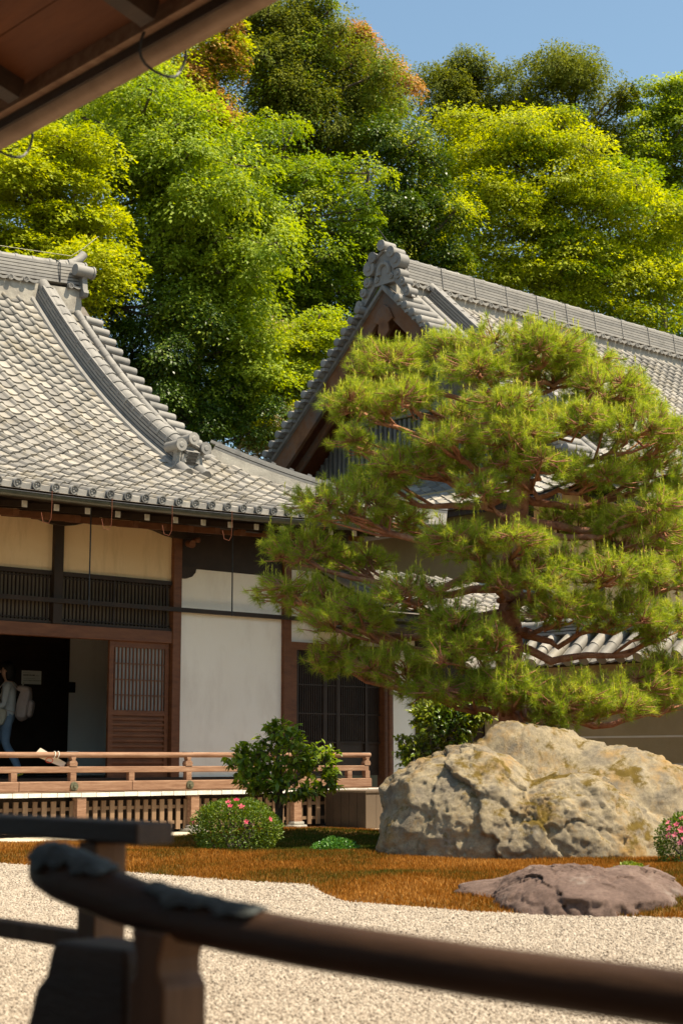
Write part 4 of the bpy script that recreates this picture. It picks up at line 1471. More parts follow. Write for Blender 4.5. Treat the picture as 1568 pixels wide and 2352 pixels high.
# ------------------------------------------------------------------ near railing
RX = 1.70
nr = empty('near_railing', (RX, 2.3, 0.3), 'dark round railing close to the camera, its flared end capped with patinated metal', 'railing')
ry = [-0.6, 0.3, 1.0, 1.6, 1.95, 2.15, 2.30, 2.42, 2.52, 2.60, 2.67, 2.73, 2.765]
rz = [0.752, 0.752, 0.753, 0.755, 0.762, 0.770, 0.780, 0.792, 0.806, 0.820, 0.832, 0.842, 0.846]
rr_ = [.036, .036, .036, .037, .038, .039, .041, .043, .046, .049, .050, .044, .022]
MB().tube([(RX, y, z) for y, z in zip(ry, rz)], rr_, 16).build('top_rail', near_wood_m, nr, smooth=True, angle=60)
# the capped end and the saddle plate: hammered, jagged-edged sheets wrapped over the rail
for (ys, ye, spread) in ((2.50, 2.772, 1.15), (2.07, 2.38, 0.85)):
    vv, ff = [], []
    NYs, NTs = 18, 14
    for i in range(NYs + 1):
        y = ys + (ye - ys) * i / NYs
        z = np.interp(y, ry, rz); r = np.interp(y, ry, rr_)
        tt = i / NYs
        wd = spread * (0.35 + 0.65 * min(1, tt * 2.2) if ys > 2.4 else 0.55 + 0.45 * math.sin(PI * tt)) * (1 + 0.25 * math.sin(11 * tt) + 0.18 * math.sin(29 * tt)) * 0.85
        for k in range(NTs + 1):
            th = PI / 2 + wd * (2 * k / NTs - 1) + 0.25
            rad = r + 0.002 + 0.005 * max(0, fbm((y * 42, th * 4, 0), 4, 1.0))
            vv.append((RX + rad * math.cos(th), y, z + rad * math.sin(th)))
    for i in range(NYs):
        for k in range(NTs):
            a = i * (NTs + 1) + k
            ff.append((a, a + 1, a + NTs + 2, a + NTs + 1))
    ob = MB().add(vv, ff).build('metal_cap', patina_m, nr, smooth=True)
    so = ob.modifiers.new('solid', 'SOLIDIFY'); so.thickness = 0.004
py = at(372, 2200, 0, RX - 0.05)[1] + 0.05
m = MB()
m.prism([(-0.052, 0.0), (-0.034, -0.045), (-0.034, -0.072), (-0.051, -0.090), (-0.051, -0.36), (0.051, -0.36), (0.051, -0.090), (0.034, -0.072), (0.034, -0.045), (0.052, 0.0)], (RX - 0.046, py, 0.757), (0, 1, 0), (0, 0, 1), 0.092)
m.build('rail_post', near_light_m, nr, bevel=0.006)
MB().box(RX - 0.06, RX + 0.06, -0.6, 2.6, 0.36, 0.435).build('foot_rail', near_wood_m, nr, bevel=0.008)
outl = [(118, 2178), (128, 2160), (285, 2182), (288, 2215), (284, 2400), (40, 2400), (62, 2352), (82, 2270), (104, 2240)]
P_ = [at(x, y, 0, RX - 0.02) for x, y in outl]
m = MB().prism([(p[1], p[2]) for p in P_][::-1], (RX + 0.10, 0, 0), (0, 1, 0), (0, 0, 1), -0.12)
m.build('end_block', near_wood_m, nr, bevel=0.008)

# second, square handrail a little farther along
BX = 2.12
hb = empty('square_handrail', (BX, 3.6, 0.2), 'square dark wooden handrail on one post behind the flared rail end', 'handrail')
e0 = at(320, 1890, 0, BX - 0.045)
ey, ez = e0[1], e0[2]
MB().box(BX - 0.05, BX + 0.05, ey, ey + 3.0, ez - 0.048, ez).build('top_beam', near_wood_m, hb, bevel=0.006)
pc = at(222, 2000, 0, BX - 0.04)[1]
MB().box(BX - 0.042, BX + 0.042, pc, pc + 0.075, -0.02, ez - 0.05).build('handrail_post', near_light_m, hb, bevel=0.005)
MB().box(BX - 0.042, BX + 0.042, pc + 1.9, pc + 1.975, -0.02, ez - 0.05).build('handrail_post', near_light_m, hb, bevel=0.005)
b0 = at(100, 2130, 0, BX - 0.02)
MB().box(BX - 0.022, BX + 0.022, pc + 0.075, pc + 1.9, b0[2] - 0.040, b0[2] + 0.002).build('lower_bar', near_light_m, hb, bevel=0.005)

# ------------------------------------------------------------------ rocks
VH = np.array([math.cos(AZ), math.sin(AZ), 0.0])        # level direction away from the viewer


def rock_mat(name, stops, moss=None, lichen=None):
    m, nt, N, L, b = nodes_of(name)
    tc = N.new('ShaderNodeTexCoord')
    co_ = tc.outputs['Object']
    n1 = noise_node(N, L, co_, 2.2, 8, 0.7)
    r = ramp(N, stops)
    L.new(n1.outputs['Fac'], r.inputs[0])
    n2 = noise_node(N, L, co_, 26, 6, 0.75)
    mul = N.new('ShaderNodeMix'); mul.data_type = 'RGBA'; mul.blend_type = 'MULTIPLY'
    mul.inputs[0].default_value = 0.55
    r2 = ramp(N, [(0.32, (0.45, 0.42, 0.38)), (0.6, (1.0, 0.98, 0.95))])
    L.new(n2.outputs['Fac'], r2.inputs[0])
    L.new(r.outputs[0], mul.inputs[6]); L.new(r2.outputs[0], mul.inputs[7])
    out = mul.outputs[2]
    for spec_ in (lichen, moss):
        if not spec_:
            continue
        scale, col, lo, hi, use_up = spec_
        n3 = noise_node(N, L, co_, scale, 7, 0.72)
        val = n3.outputs['Fac']
        if use_up:
            geo = N.new('ShaderNodeNewGeometry')
            sx = N.new('ShaderNodeSeparateXYZ'); L.new(geo.outputs['Normal'], sx.inputs[0])
            ma = N.new('ShaderNodeMath'); ma.operation = 'MULTIPLY_ADD'
            L.new(sx.outputs['Z'], ma.inputs[0]); ma.inputs[1].default_value = use_up; L.new(val, ma.inputs[2])
            val = ma.outputs[0]
        mr = N.new('ShaderNodeMapRange')
        mr.inputs['From Min'].default_value, mr.inputs['From Max'].default_value = lo, hi
        L.new(val, mr.inputs['Value'])
        mx = N.new('ShaderNodeMix'); mx.data_type = 'RGBA'
        L.new(mr.outputs[0], mx.inputs[0]); L.new(out, mx.inputs[6]); mx.inputs[7].default_value = (*col, 1)
        out = mx.outputs[2]
    L.new(out, b.inputs['Base Color'])
    b.inputs['Roughness'].default_value = 0.9
    b.inputs['Specular IOR Level'].default_value = 0.2
    n4 = noise_node(N, L, co_, 9, 10, 0.75)
    bp = N.new('ShaderNodeBump'); bp.inputs['Strength'].default_value = 0.7; bp.inputs['Distance'].default_value = 0.03
    L.new(n4.outputs['Fac'], bp.inputs['Height'])
    n5 = noise_node(N, L, co_, 48, 8, 0.8)
    bp2 = N.new('ShaderNodeBump'); bp2.inputs['Strength'].default_value = 0.8; bp2.inputs['Distance'].default_value = 0.012
    L.new(n5.outputs['Fac'], bp2.inputs['Height'])
    L.new(bp.outputs[0], bp2.inputs['Normal'])
    L.new(bp2.outputs[0], b.inputs['Normal'])
    return m


boulder_m = rock_mat('boulder_stone', [(0.28, (0.09, 0.08, 0.066)), (0.42, (0.21, 0.178, 0.13)), (0.56, (0.34, 0.28, 0.18)), (0.72, (0.23, 0.21, 0.18))],
                     moss=(2.3, (0.115, 0.075, 0.012), 0.61, 0.70, 0.14), lichen=(2.6, (0.32, 0.20, 0.075), 0.50, 0.68, 0))
flat_m = rock_mat('purple_stone', [(0.25, (0.085, 0.056, 0.045)), (0.5, (0.165, 0.112, 0.092)), (0.75, (0.27, 0.195, 0.16))], lichen=(3.5, (0.26, 0.215, 0.18), 0.58, 0.76, 0))


def rock(name, x, d, ells, mat, label, seed, amp, level=7, z0=0.25, grow=1.0, top=None):
    base = EYE + (RGT * (x - REF_W / 2) / LENS_PX) * d + VH * d
    c0 = np.array([base[0], base[1], 0.0])
    bm = bmesh.new()
    bmesh.ops.create_icosphere(bm, subdivisions=level, radius=1.0)
    bm.verts.ensure_lookup_table()
    D = np.array([q_.co for q_ in bm.verts])
    F_ = np.array([[q_.index for q_ in f_.verts] for f_ in bm.faces])
    bm.free()
    acc = np.zeros(len(D))
    for (c, r) in ells:
        c, r = np.array(c, float) - [0, 0, z0], np.array(r, float)
        A = ((D / r) ** 2).sum(1)
        B = -2 * ((D / r) * (c / r)).sum(1)
        C = ((c / r) ** 2).sum() - 1
        disc = B * B - 4 * A * C
        t = np.where(disc > 0, (-B + np.sqrt(np.maximum(disc, 0))) / (2 * A), 0)
        acc += np.maximum(t, 0) ** 13
    R = acc ** (1 / 13)
    # split faces: flat planes struck off the rounded mass
    fr_ng = np.random.default_rng(seed * 17 + 5)
    Pn = fr_ng.normal(size=(34, 3)); Pn[:, 2] = np.abs(Pn[:, 2]) * 0.9
    Pn /= np.linalg.norm(Pn, axis=1, keepdims=True)
    pts0 = D * R[:, None]
    if top is not None:                                  # weathered flat top
        dn = D[:, 2] + 0.10 * D[:, 0] + 0.05 * D[:, 1]
        R = np.where(dn > 0.05, np.minimum(R, (top - z0) / np.maximum(dn, 0.05)), R)
    for nvec in Pn:
        h_ = (pts0 @ nvec).max() * fr_ng.uniform(0.88, 0.98)
        dn = D @ nvec
        R = np.where(dn > 0.05, np.minimum(R, h_ / np.maximum(dn, 0.05)), R)
    R = R * grow
    out = np.empty_like(D)
    for i, (d_, r_) in enumerate(zip(D, R)):
        p = d_ * r_
        q = Vector(p) + Vector((seed * 3.7, seed * 1.3, 0))
        n1 = noise.fractal(q * 1.1, 0.8, 2.0, 3)
        wq = q + noise.noise_vector(q * 2.2) * 0.16 + noise.noise_vector(q * 7.0) * 0.04
        h_ = 0.0
        for sc_, am_, ck_ in ((1.4, 0.55, 0.40), (3.4, 0.30, 0.25), (8.5, 0.13, 0.0)):    # broken faces at three sizes
            dist, cell = noise.voronoi(wq * sc_)
            c_ = cell[0]
            tilt = noise.noise_vector(c_ * 5.3 + Vector((1.7, 4.1, 2.9))) * 1.6
            h_ += am_ * (noise.noise(c_ * 3.9) + (wq * sc_ - c_).dot(tilt)) - am_ * ck_ * math.exp(-(dist[1] - dist[0]) / 0.06)
        fine = noise.fractal(q * 11, 0.7, 2.2, 4)
        rr2 = r_ + amp * (0.45 * n1 + 0.9 * h_ + 0.16 * fine)
        out[i] = d_ * rr2
    w = out[:, 0:1] * RGT + out[:, 1:2] * VH + out[:, 2:3] * np.array([0, 0, 1.0])
    w[:, 2] += z0
    o = np_mesh(name, w, F_, mat, None, None, 3, smooth=True)
    o.location = c0
    return tag(o, label, 'rock')


# radii and centres in (right, away, up) metres about the rock's foot
rock('boulder', 1200, 16.7, [((-0.60, -0.10, 0.30), (0.90, 0.74, 0.80)), ((0.05, 0.55, 0.42), (0.82, 0.62, 1.06)), ((0.95, 0.42, 0.35), (1.02, 0.70, 0.80)),
                             ((0.40, -0.46, 0.20), (0.78, 0.56, 0.66)), ((0.1, 0.0, 0.05), (1.5, 0.90, 0.5)), ((-0.42, -0.42, 0.20), (0.55, 0.5, 0.70))], boulder_m,
     'large pale weathered boulder with moss patches under the pine', 3, 0.125, grow=1.07, top=1.34)
rock('flat_rock', 1290, 12.0, [((0.02, -0.1, 0.0), (0.60, 0.92, 0.27)), ((-0.46, 0.25, 0.0), (0.38, 0.4, 0.15)), ((0.40, -0.20, 0.0), (0.36, 0.72, 0.25))], flat_m,
     'low flat purplish rock lying in the moss before the boulder', 8, 0.10, z0=0.02, grow=1.08)


# ------------------------------------------------------------------ small plants
def rand_dirs(n, up=0.0):
    d = rng.normal(size=(n, 3))
    d[:, 2] += up
    return unit(d)


def bush(name, x, y, d, rx, rz, n, ll, lw, mat, label, cat='shrub', flowers=(), flower_m=None, ry=None, clump=0.0, base_z=0.05, stems=True):
    """rounded bush of small leaves: crown centre at survey pixel (x, y), depth d; radii in metres"""
    c = atd(x, y, d)
    root = empty(name, (c[0], c[1], base_z), label, cat)
    dirs = rand_dirs(n, 0.25)
    rad = np.clip(1 - np.abs(rng.normal(0, 0.13, n)), 0.3, 1.0)
    lump = np.array([1 + 0.13 * noise.noise(Vector(q) * 2.6 + Vector((x, 0, 0))) + 0.06 * noise.noise(Vector(q) * 7) for q in dirs])
    loc = dirs * (rad * lump)[:, None] * np.array([rx, ry or rx, rz])
    loc[:, 2] = np.where(loc[:, 2] < -rz * 0.75, -loc[:, 2] * 0.5, loc[:, 2])
    pos = c + loc
    ax = unit(dirs + rng.normal(0, 0.6, (n, 3)) + [0, 0, 0.35])
    nr_ = unit(dirs * 0.7 + rng.normal(0, 0.45, (n, 3)) + [0, 0, 0.5])
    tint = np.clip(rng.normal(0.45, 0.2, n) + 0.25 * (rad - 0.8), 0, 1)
    leaves('foliage', pos, ax, nr_, rng.uniform(0.7, 1.2, n) * ll, rng.uniform(0.7, 1.2, n) * lw, tint, mat, root)
    if stems:
        m = MB()
        for k in range(16):
            q = rand_dirs(1, 0.9)[0] * np.array([rx, ry or rx, rz]) * 0.85
            b = np.array([c[0] + rng.normal(0, 0.05), c[1] + rng.normal(0, 0.05), base_z - 0.03])
            mid = (b + c + q) / 2 + rng.normal(0, 0.05, 3)
            m.tube([b, mid, c + q], [0.014, 0.009, 0.004], 5)
        m.build('stem', bark_m, root)
    for fx, fy in flowers:
        p = atd(fx, fy, d)
        v_ = p - c
        off = v_ - VH * (v_ @ VH)
        u_ = (off @ RGT) / rx; w_ = off[2] / rz
        dep = math.sqrt(max(0.05, 1 - min(0.98, u_ * u_ + w_ * w_)))
        p = c + RGT * (u_ * rx) + np.array([0, 0, w_ * rz]) - VH * dep * (ry or rx) * 1.06
        flower(root, p, unit(p - c + [0, 0, 0.05]), 0.036 * random.uniform(0.8, 1.15), flower_m)
    return root


def flower(parent, p, nrm, r, mat):
    nrm = Vector(nrm).normalized()
    s = nrm.cross(Vector((0.2, 0.1, 1))).normalized(); u = s.cross(nrm)
    m = MB()
    for k in range(5):
        th = 2 * PI * k / 5 + random.random() * 0.3
        d = s * math.cos(th) + u * math.sin(th)
        e = nrm.cross(d)
        P0 = Vector(p)
        v = [P0, P0 + d * r * 0.55 + e * r * 0.33 + nrm * r * 0.30, P0 + d * r * 1.05 + nrm * r * 0.35, P0 + d * r * 0.55 - e * r * 0.33 + nrm * r * 0.30]
        m.add(v, [(0, 1, 2), (0, 2, 3)])
    for k in range(3):
        d = (nrm + s * random.uniform(-.3, .3) + u * random.uniform(-.3, .3)).normalized()
        m.tube([Vector(p), Vector(p) + d * r * 0.9], 0.0015, 3)
    m.build('flower', mat, parent)


pink_m = leaf_mat('pink_petal', [(0.0, (0.62, 0.05, 0.12)), (1.0, (0.85, 0.16, 0.24))], trans=0.3, rough=0.6, spec=0.1, patch='objects')
pink2_m = leaf_mat('pale_pink_petal', [(0.0, (0.75, 0.14, 0.22)), (1.0, (0.92, 0.34, 0.40))], trans=0.3, rough=0.6, spec=0.1, patch='objects')
azalea_m = leaf_mat('azalea_leaf', [(0.0, (0.04, 0.08, 0.008)), (0.5, (0.105, 0.175, 0.014)), (1.0, (0.25, 0.30, 0.028))], trans=0.3, rough=0.45)
fresh_m = leaf_mat('fresh_small_leaf', [(0.0, (0.03, 0.09, 0.012)), (0.5, (0.07, 0.20, 0.025)), (1.0, (0.16, 0.32, 0.04))], trans=0.28, rough=0.35, spec=0.5)
glossy_m = leaf_mat('glossy_leaf', [(0.0, (0.08, 0.14, 0.012)), (0.45, (0.17, 0.27, 0.02)), (0.8, (0.30, 0.39, 0.03)), (1.0, (0.48, 0.49, 0.05))], trans=0.45, rough=0.36, spec=0.4, patch='objects')
fern_m = leaf_mat('fern_leaf', [(0.0, (0.12, 0.19, 0.02)), (1.0, (0.28, 0.32, 0.04))], trans=0.35, rough=0.5)

bush('round_azalea', 543, 1908, 17.2, 0.47, 0.345, 11000, 0.034, 0.015, azalea_m, 'rounded dark green azalea bush with a few pink flowers left of the camellia foot', 'bush',
     flowers=((527, 1842), (545, 1838), (533, 1850), (558, 1852), (571, 1884), (448, 1888), (622, 1880)), flower_m=pink_m)
bush('low_bush', 770, 1958, 16.5, 0.26, 0.135, 3600, 0.030, 0.017, fresh_m, 'small low bright green bush in the moss left of the boulder', 'bush')
bush('flowering_azalea', 1588, 1945, 14.7, 0.33, 0.31, 5200, 0.032, 0.015, azalea_m, 'azalea covered in pale pink flowers at the right picture edge', 'bush',
     flowers=((1560, 1880), (1545, 1893), (1565, 1898), (1530, 1902), (1552, 1905), (1568, 1915), (1538, 1915), (1526, 1918), (1556, 1922), (1546, 1932), (1570, 1935), (1532, 1890), (1575, 1888)), flower_m=pink2_m)
bush('creeping_plant', 1447, 1999, 13.7, 0.115, 0.055, 500, 0.034, 0.024, fern_m, 'tiny pale creeping plant at the foot of the boulder beside the flat rock', 'plant', stems=False)


def big_leaf(mat):
    """curved, folded, pointed leaf about one unit long along +Y"""
    v, f = [], []
    prof = [(0, 0.02), (0.18, 0.17), (0.42, 0.24), (0.68, 0.19), (0.88, 0.09), (1.0, 0.0)]
    for t, w in prof:
        z = -0.22 * t * t
        v += [(-w, t, z + 0.30 * w), (0, t, z), (w, t, z + 0.30 * w)]
    for k in range(len(prof) - 1):
        a = 3 * k
        f += [(a, a + 1, a + 4, a + 3), (a + 1, a + 2, a + 5, a + 4)]
    me = bpy.data.meshes.new('leaf')
    me.from_pydata(v, [], f)
    me.materials.append(mat)
    me.polygons.foreach_set('use_smooth', [True] * len(f))
    return me


def leafy_shrub(name, blobs, d, n, size, mat, label, stem_base, cat='shrub', nobj=300, droop=0.5, trunk_r=0.035, single=True):
    """shrub whose leaves are large enough to tell apart: the nearest are leaves of their own"""
    c0 = atd(*stem_base, d)
    root = empty(name, (c0[0], c0[1], 0.06), label, cat)
    me = big_leaf(mat)
    V = np.array([q.co for q in me.vertices])
    F = [tuple(p.vertices) for p in me.polygons]
    tw, places = MB(), []
    for (x, y, rx, rz, w, dd) in blobs:
        c = atd(x, y, d + dd)
        nt_ = int(n * w / 6)
        limb = MB()
        for k in range(nt_):
            q = rand_dirs(1, 0.2)[0]
            e = c + (RGT * q[0] * rx + VH * q[1] * rx * 0.85 + np.array([0, 0, q[2] * rz])) * rng.uniform(0.55, 1.0)
            st = c + (e - c) * 0.45 - np.array([0, 0, 0.06])
            tw.tube([st, (st + e) / 2 + rng.normal(0, 0.015, 3), e], [0.006, 0.004, 0.002], 4)
            out = unit(e - c)
            for j in range(6):
                p = st + (e - st) * (0.35 + 0.65 * j / 5)
                a = unit(out * 0.6 + rng.normal(0, 0.65, 3) + [0, 0, -droop * 0.35])
                nrm = unit(np.array([0, 0, 1.0]) + rng.normal(0, 0.38, 3) + out * 0.3)
                s = unit(np.cross(a, nrm)); nn = np.cross(s, a)
                M = Matrix(((s[0], a[0], nn[0], p[0]), (s[1], a[1], nn[1], p[1]), (s[2], a[2], nn[2], p[2]), (0, 0, 0, 1)))
                places.append((M @ Matrix.Scale(size * random.uniform(0.7, 1.2), 4), (p - EYE) @ FWD - 0.35 * p[2]))
    tw.build('twigs', bark_m, root)['kind'] = 'stuff'
    m = MB()
    for (x, y, rx, rz, w, dd) in blobs:
        c = atd(x, y, d + dd)
        b = np.array([c0[0], c0[1], 0.03])
        mid = np.array([b[0], b[1], b[2] + (c[2] - b[2]) * 0.62]) + rng.normal(0, 0.015, 3)
        m.tube([b, mid, c - [0, 0, 0.05], c + [0, 0, rz * 0.4]], [trunk_r, trunk_r * 0.8, trunk_r * 0.45, 0.006], 8)
    m.build('trunk', bark_m, root, smooth=True)
    order = np.argsort([q for _, q in places])
    rv, rf, rt, off = [], [], [], 0
    for r_, k in enumerate(order):
        M = places[k][0]
        if r_ < nobj:
            ob = bpy.data.objects.new('leaf', me)
            COL.objects.link(ob)
            ob.matrix_basis = M
            put(ob, root)
        else:
            A = np.array(M)
            rv.append(V @ A[:3, :3].T + A[:3, 3]); rf.append(np.array(F) + off); rt.append(np.full(len(V), random.random() * 0.8)); off += len(V)
    if rv:
        np_mesh('leaves', np.concatenate(rv), np.concatenate(rf), mat, root, np.concatenate(rt), 4, kind='stuff', smooth=True)
    return root


leafy_shrub('camellia', ((650, 1730, 0.50, 0.32, 0.30, 0.0), (560, 1755, 0.30, 0.26, 0.17, -0.1), (730, 1750, 0.30, 0.26, 0.18, 0.1), (660, 1805, 0.48, 0.15, 0.20, -0.25), (645, 1675, 0.26, 0.14, 0.09, 0.0), (755, 1795, 0.16, 0.14, 0.07, -0.1), (590, 1795, 0.26, 0.14, 0.10, -0.2)),
            19.4, 2200, 0.092, glossy_m, 'camellia shrub with glossy drooping leaves in front of the hall veranda', (641, 1915))
deep_m = leaf_mat('deep_green_leaf', [(0.0, (0.04, 0.085, 0.008)), (0.5, (0.09, 0.17, 0.014)), (0.85, (0.17, 0.26, 0.02)), (1.0, (0.30, 0.36, 0.04))], trans=0.38, rough=0.32, spec=0.5, patch='objects')
leafy_shrub('evergreen_shrub', ((1030, 1670, 0.42, 0.42, 0.40, 0.0), (960, 1740, 0.32, 0.30, 0.25, 0.0), (1085, 1630, 0.30, 0.28, 0.2, 0.1), (985, 1640, 0.28, 0.24, 0.15, 0.1)),
            19.6, 4200, 0.070, deep_m, 'dense dark evergreen shrub between the boulder and the hall', (1030, 1930), nobj=220)
nandina_m = leaf_mat('nandina_leaf', [(0.0, (0.12, 0.19, 0.02)), (1.0, (0.30, 0.36, 0.04))], trans=0.35, rough=0.4, patch='objects')
leafy_shrub('nandina', ((955, 1690, 0.20, 0.05, 0.6, -0.3), (925, 1694, 0.16, 0.03, 0.4, -0.35), (985, 1668, 0.12, 0.04, 0.3, -0.3)), 19.3, 190, 0.055, nandina_m,
            'yellow green feathery sprig sticking out left of the evergreen shrub', (1000, 1920), cat='plant', nobj=120, trunk_r=0.008)


def fern(x, y, d, n, ln, label, arc):
    c = atd(x, y, d)
    root = empty('fern', (c[0], c[1], 0.06), label, 'fern')
    base = np.array([c[0], c[1], 0.07])
    for k in range(n):
        a = arc[0] + (arc[1] - arc[0]) * (k + 0.5) / n + rng.normal(0, 0.1)
        dirh = RGT * math.cos(a) - VH * math.sin(a)
        m = MB()
        pts = []
        for j in range(15):
            t = j / 14
            pts.append(base + dirh * ln * t + np.array([0, 0, ln * (0.62 * t - 0.55 * t * t)]))
        m.tube(pts, 0.0025, 3)
        side = np.cross(dirh, [0, 0, 1.0])
        for j in range(2, 14):
            w = ln * 0.30 * math.sin(PI * (1 - j / 15) ** 0.8)
            for sg in (-1, 1):
                p = pts[j]
                tip_ = p + side * sg * w + dirh * w * 0.35 - np.array([0, 0, w * 0.15])
                q = dirh * ln * 0.028
                m.add([p - q, tip_, p + q], [(0, 1, 2)])
        m.build('frond', fern_m, root)


fern(858, 1978, 16.0, 4, 0.24, 'small fern growing against the left end of the boulder', (1.7, 3.6))
fern(925, 1972, 15.9, 5, 0.26, 'fern with spreading fronds in front of the boulder, right of a smaller fern', (0.0, 3.1))

# ------------------------------------------------------------------ the pine
needle_m = leaf_mat('pine_needle', [(0.0, (0.10, 0.16, 0.016)), (0.35, (0.20, 0.30, 0.028)), (0.65, (0.34, 0.43, 0.05)), (0.85, (0.54, 0.58, 0.08)), (1.0, (0.68, 0.66, 0.14))], trans=0.5, rough=0.5, spec=0.3)
pine = None
PD = 18.6
tr_px = [(1188, 1975, 0), (1180, 1800, 0), (1176, 1640, 0), (1172, 1480, 0), (1170, 1400, 0), (1180, 1300, 0), (1186, 1180, 0), (1200, 1060, 0.05), (1196, 950, 0.05), (1190, 850, 0.0), (1192, 780, 0.0)]
tr_r = [0.19, 0.165, 0.15, 0.135, 0.13, 0.135, 0.135, 0.105, 0.075, 0.045, 0.02]
tr_pts = [atd(x, y, PD + dd) for x, y, dd in tr_px]
pine = empty('pine_tree', (tr_pts[0][0], tr_pts[0][1], 0.0), 'pruned red pine with layered needle pads and red bark limbs behind the boulder', 'tree')
fine = []
for a, b in zip(tr_pts, tr_pts[1:]):
    for k in range(4):
        fine.append(a + (b - a) * k / 4 + rng.normal(0, 0.012, 3))
fine.append(tr_pts[-1])
fr_ = np.interp(np.linspace(0, 1, len(fine)), np.linspace(0, 1, len(tr_r)), tr_r) * (1 + 0.06 * rng.normal(size=len(fine)))
m = MB().tube(fine, list(fr_), 14)
m.build('trunk', red_bark_m, pine, smooth=True)

PADS = [  # survey x, y, half width, half height (pixels), depth offset (m)
    (1185, 805, 170, 62, 0.0), (1100, 850, 110, 45, -0.5), (1290, 860, 110, 50, 0.4), (895, 845, 105, 62, 0.2), (830, 930, 100, 55, -0.3), (945, 915, 80, 45, -0.6),
    (1400, 895, 115, 60, -0.2), (1455, 985, 130, 60, -0.5), (1330, 960, 80, 35, -0.8), (1160, 925, 90, 40, -0.9), (1050, 960, 70, 40, 0.7),
    (815, 1015, 70, 34, 0.6), (950, 1065, 115, 46, -0.4), (1090, 1060, 110, 46, 0.1), (1230, 1070, 110, 42, -0.9), (1365, 1090, 110, 46, -0.4), (1490, 1095, 110, 60, 0.2),
    (795, 1165, 150, 66, -0.2), (920, 1190, 80, 50, 0.6), (695, 1265, 95, 50, 0.3), (820, 1290, 90, 36, 0.7), (1060, 1245, 110, 48, -1.0), (1190, 1235, 90, 36, -1.2),
    (1330, 1200, 120, 48, 0.3), (1470, 1230, 130, 70, -0.3), (1410, 1310, 130, 44, -0.9), (1540, 1330, 90, 60, 0.3),
    (680, 1365, 120, 44, 0.1), (800, 1420, 120, 46, -0.5), (935, 1365, 100, 44, -0.9), (1040, 1430, 100, 46, -1.0), (760, 1400, 90, 50, 0.6),
    (1290, 1400, 110, 50, -0.9), (1420, 1410, 120, 50, -0.5), (1530, 1440, 80, 60, -0.2),
    (790, 1515, 95, 52, -0.2), (900, 1530, 100, 46, -0.7), (1060, 1500, 110, 50, -1.1), (1120, 1465, 50, 30, -1.3), (1010, 1585, 120, 38, -0.9), (1130, 1585, 90, 36, -1.1),
    (1290, 1605, 130, 56, -1.1), (1400, 1615, 100, 50, -0.8), (1530, 1535, 60, 50, -0.1), (1545, 1600, 70, 56, 0.2), (1290, 1650, 60, 20, -1.1), (1240, 1668, 14, 14, -1.2), (1545, 1010, 70, 50, 0.0), (1560, 1140, 60, 46, 0.0), (1500, 1165, 90, 36, -0.6), (1030, 805, 75, 42, 0.3), (1345, 835, 90, 42, 0.3), (1265, 805, 90, 46, -0.3), (1440, 930, 90, 40, 0.4), (1185, 1575, 75, 46, -1.3), (1490, 1580, 80, 46, -0.3),
    (1180, 1000, 110, 44, -1.0), (1110, 1130, 80, 34, -1.0), (1120, 1325, 80, 32, -1.0), (1245, 1335, 70, 32, -1.1), (1260, 960, 80, 40, -0.4), (1010, 1010, 80, 36, -0.8), (870, 1100, 90, 40, 0.3), (1270, 1290, 90, 36, -0.7),
]
npx = 1 / LENS_PX * PD
tr_arr = np.array(tr_pts)
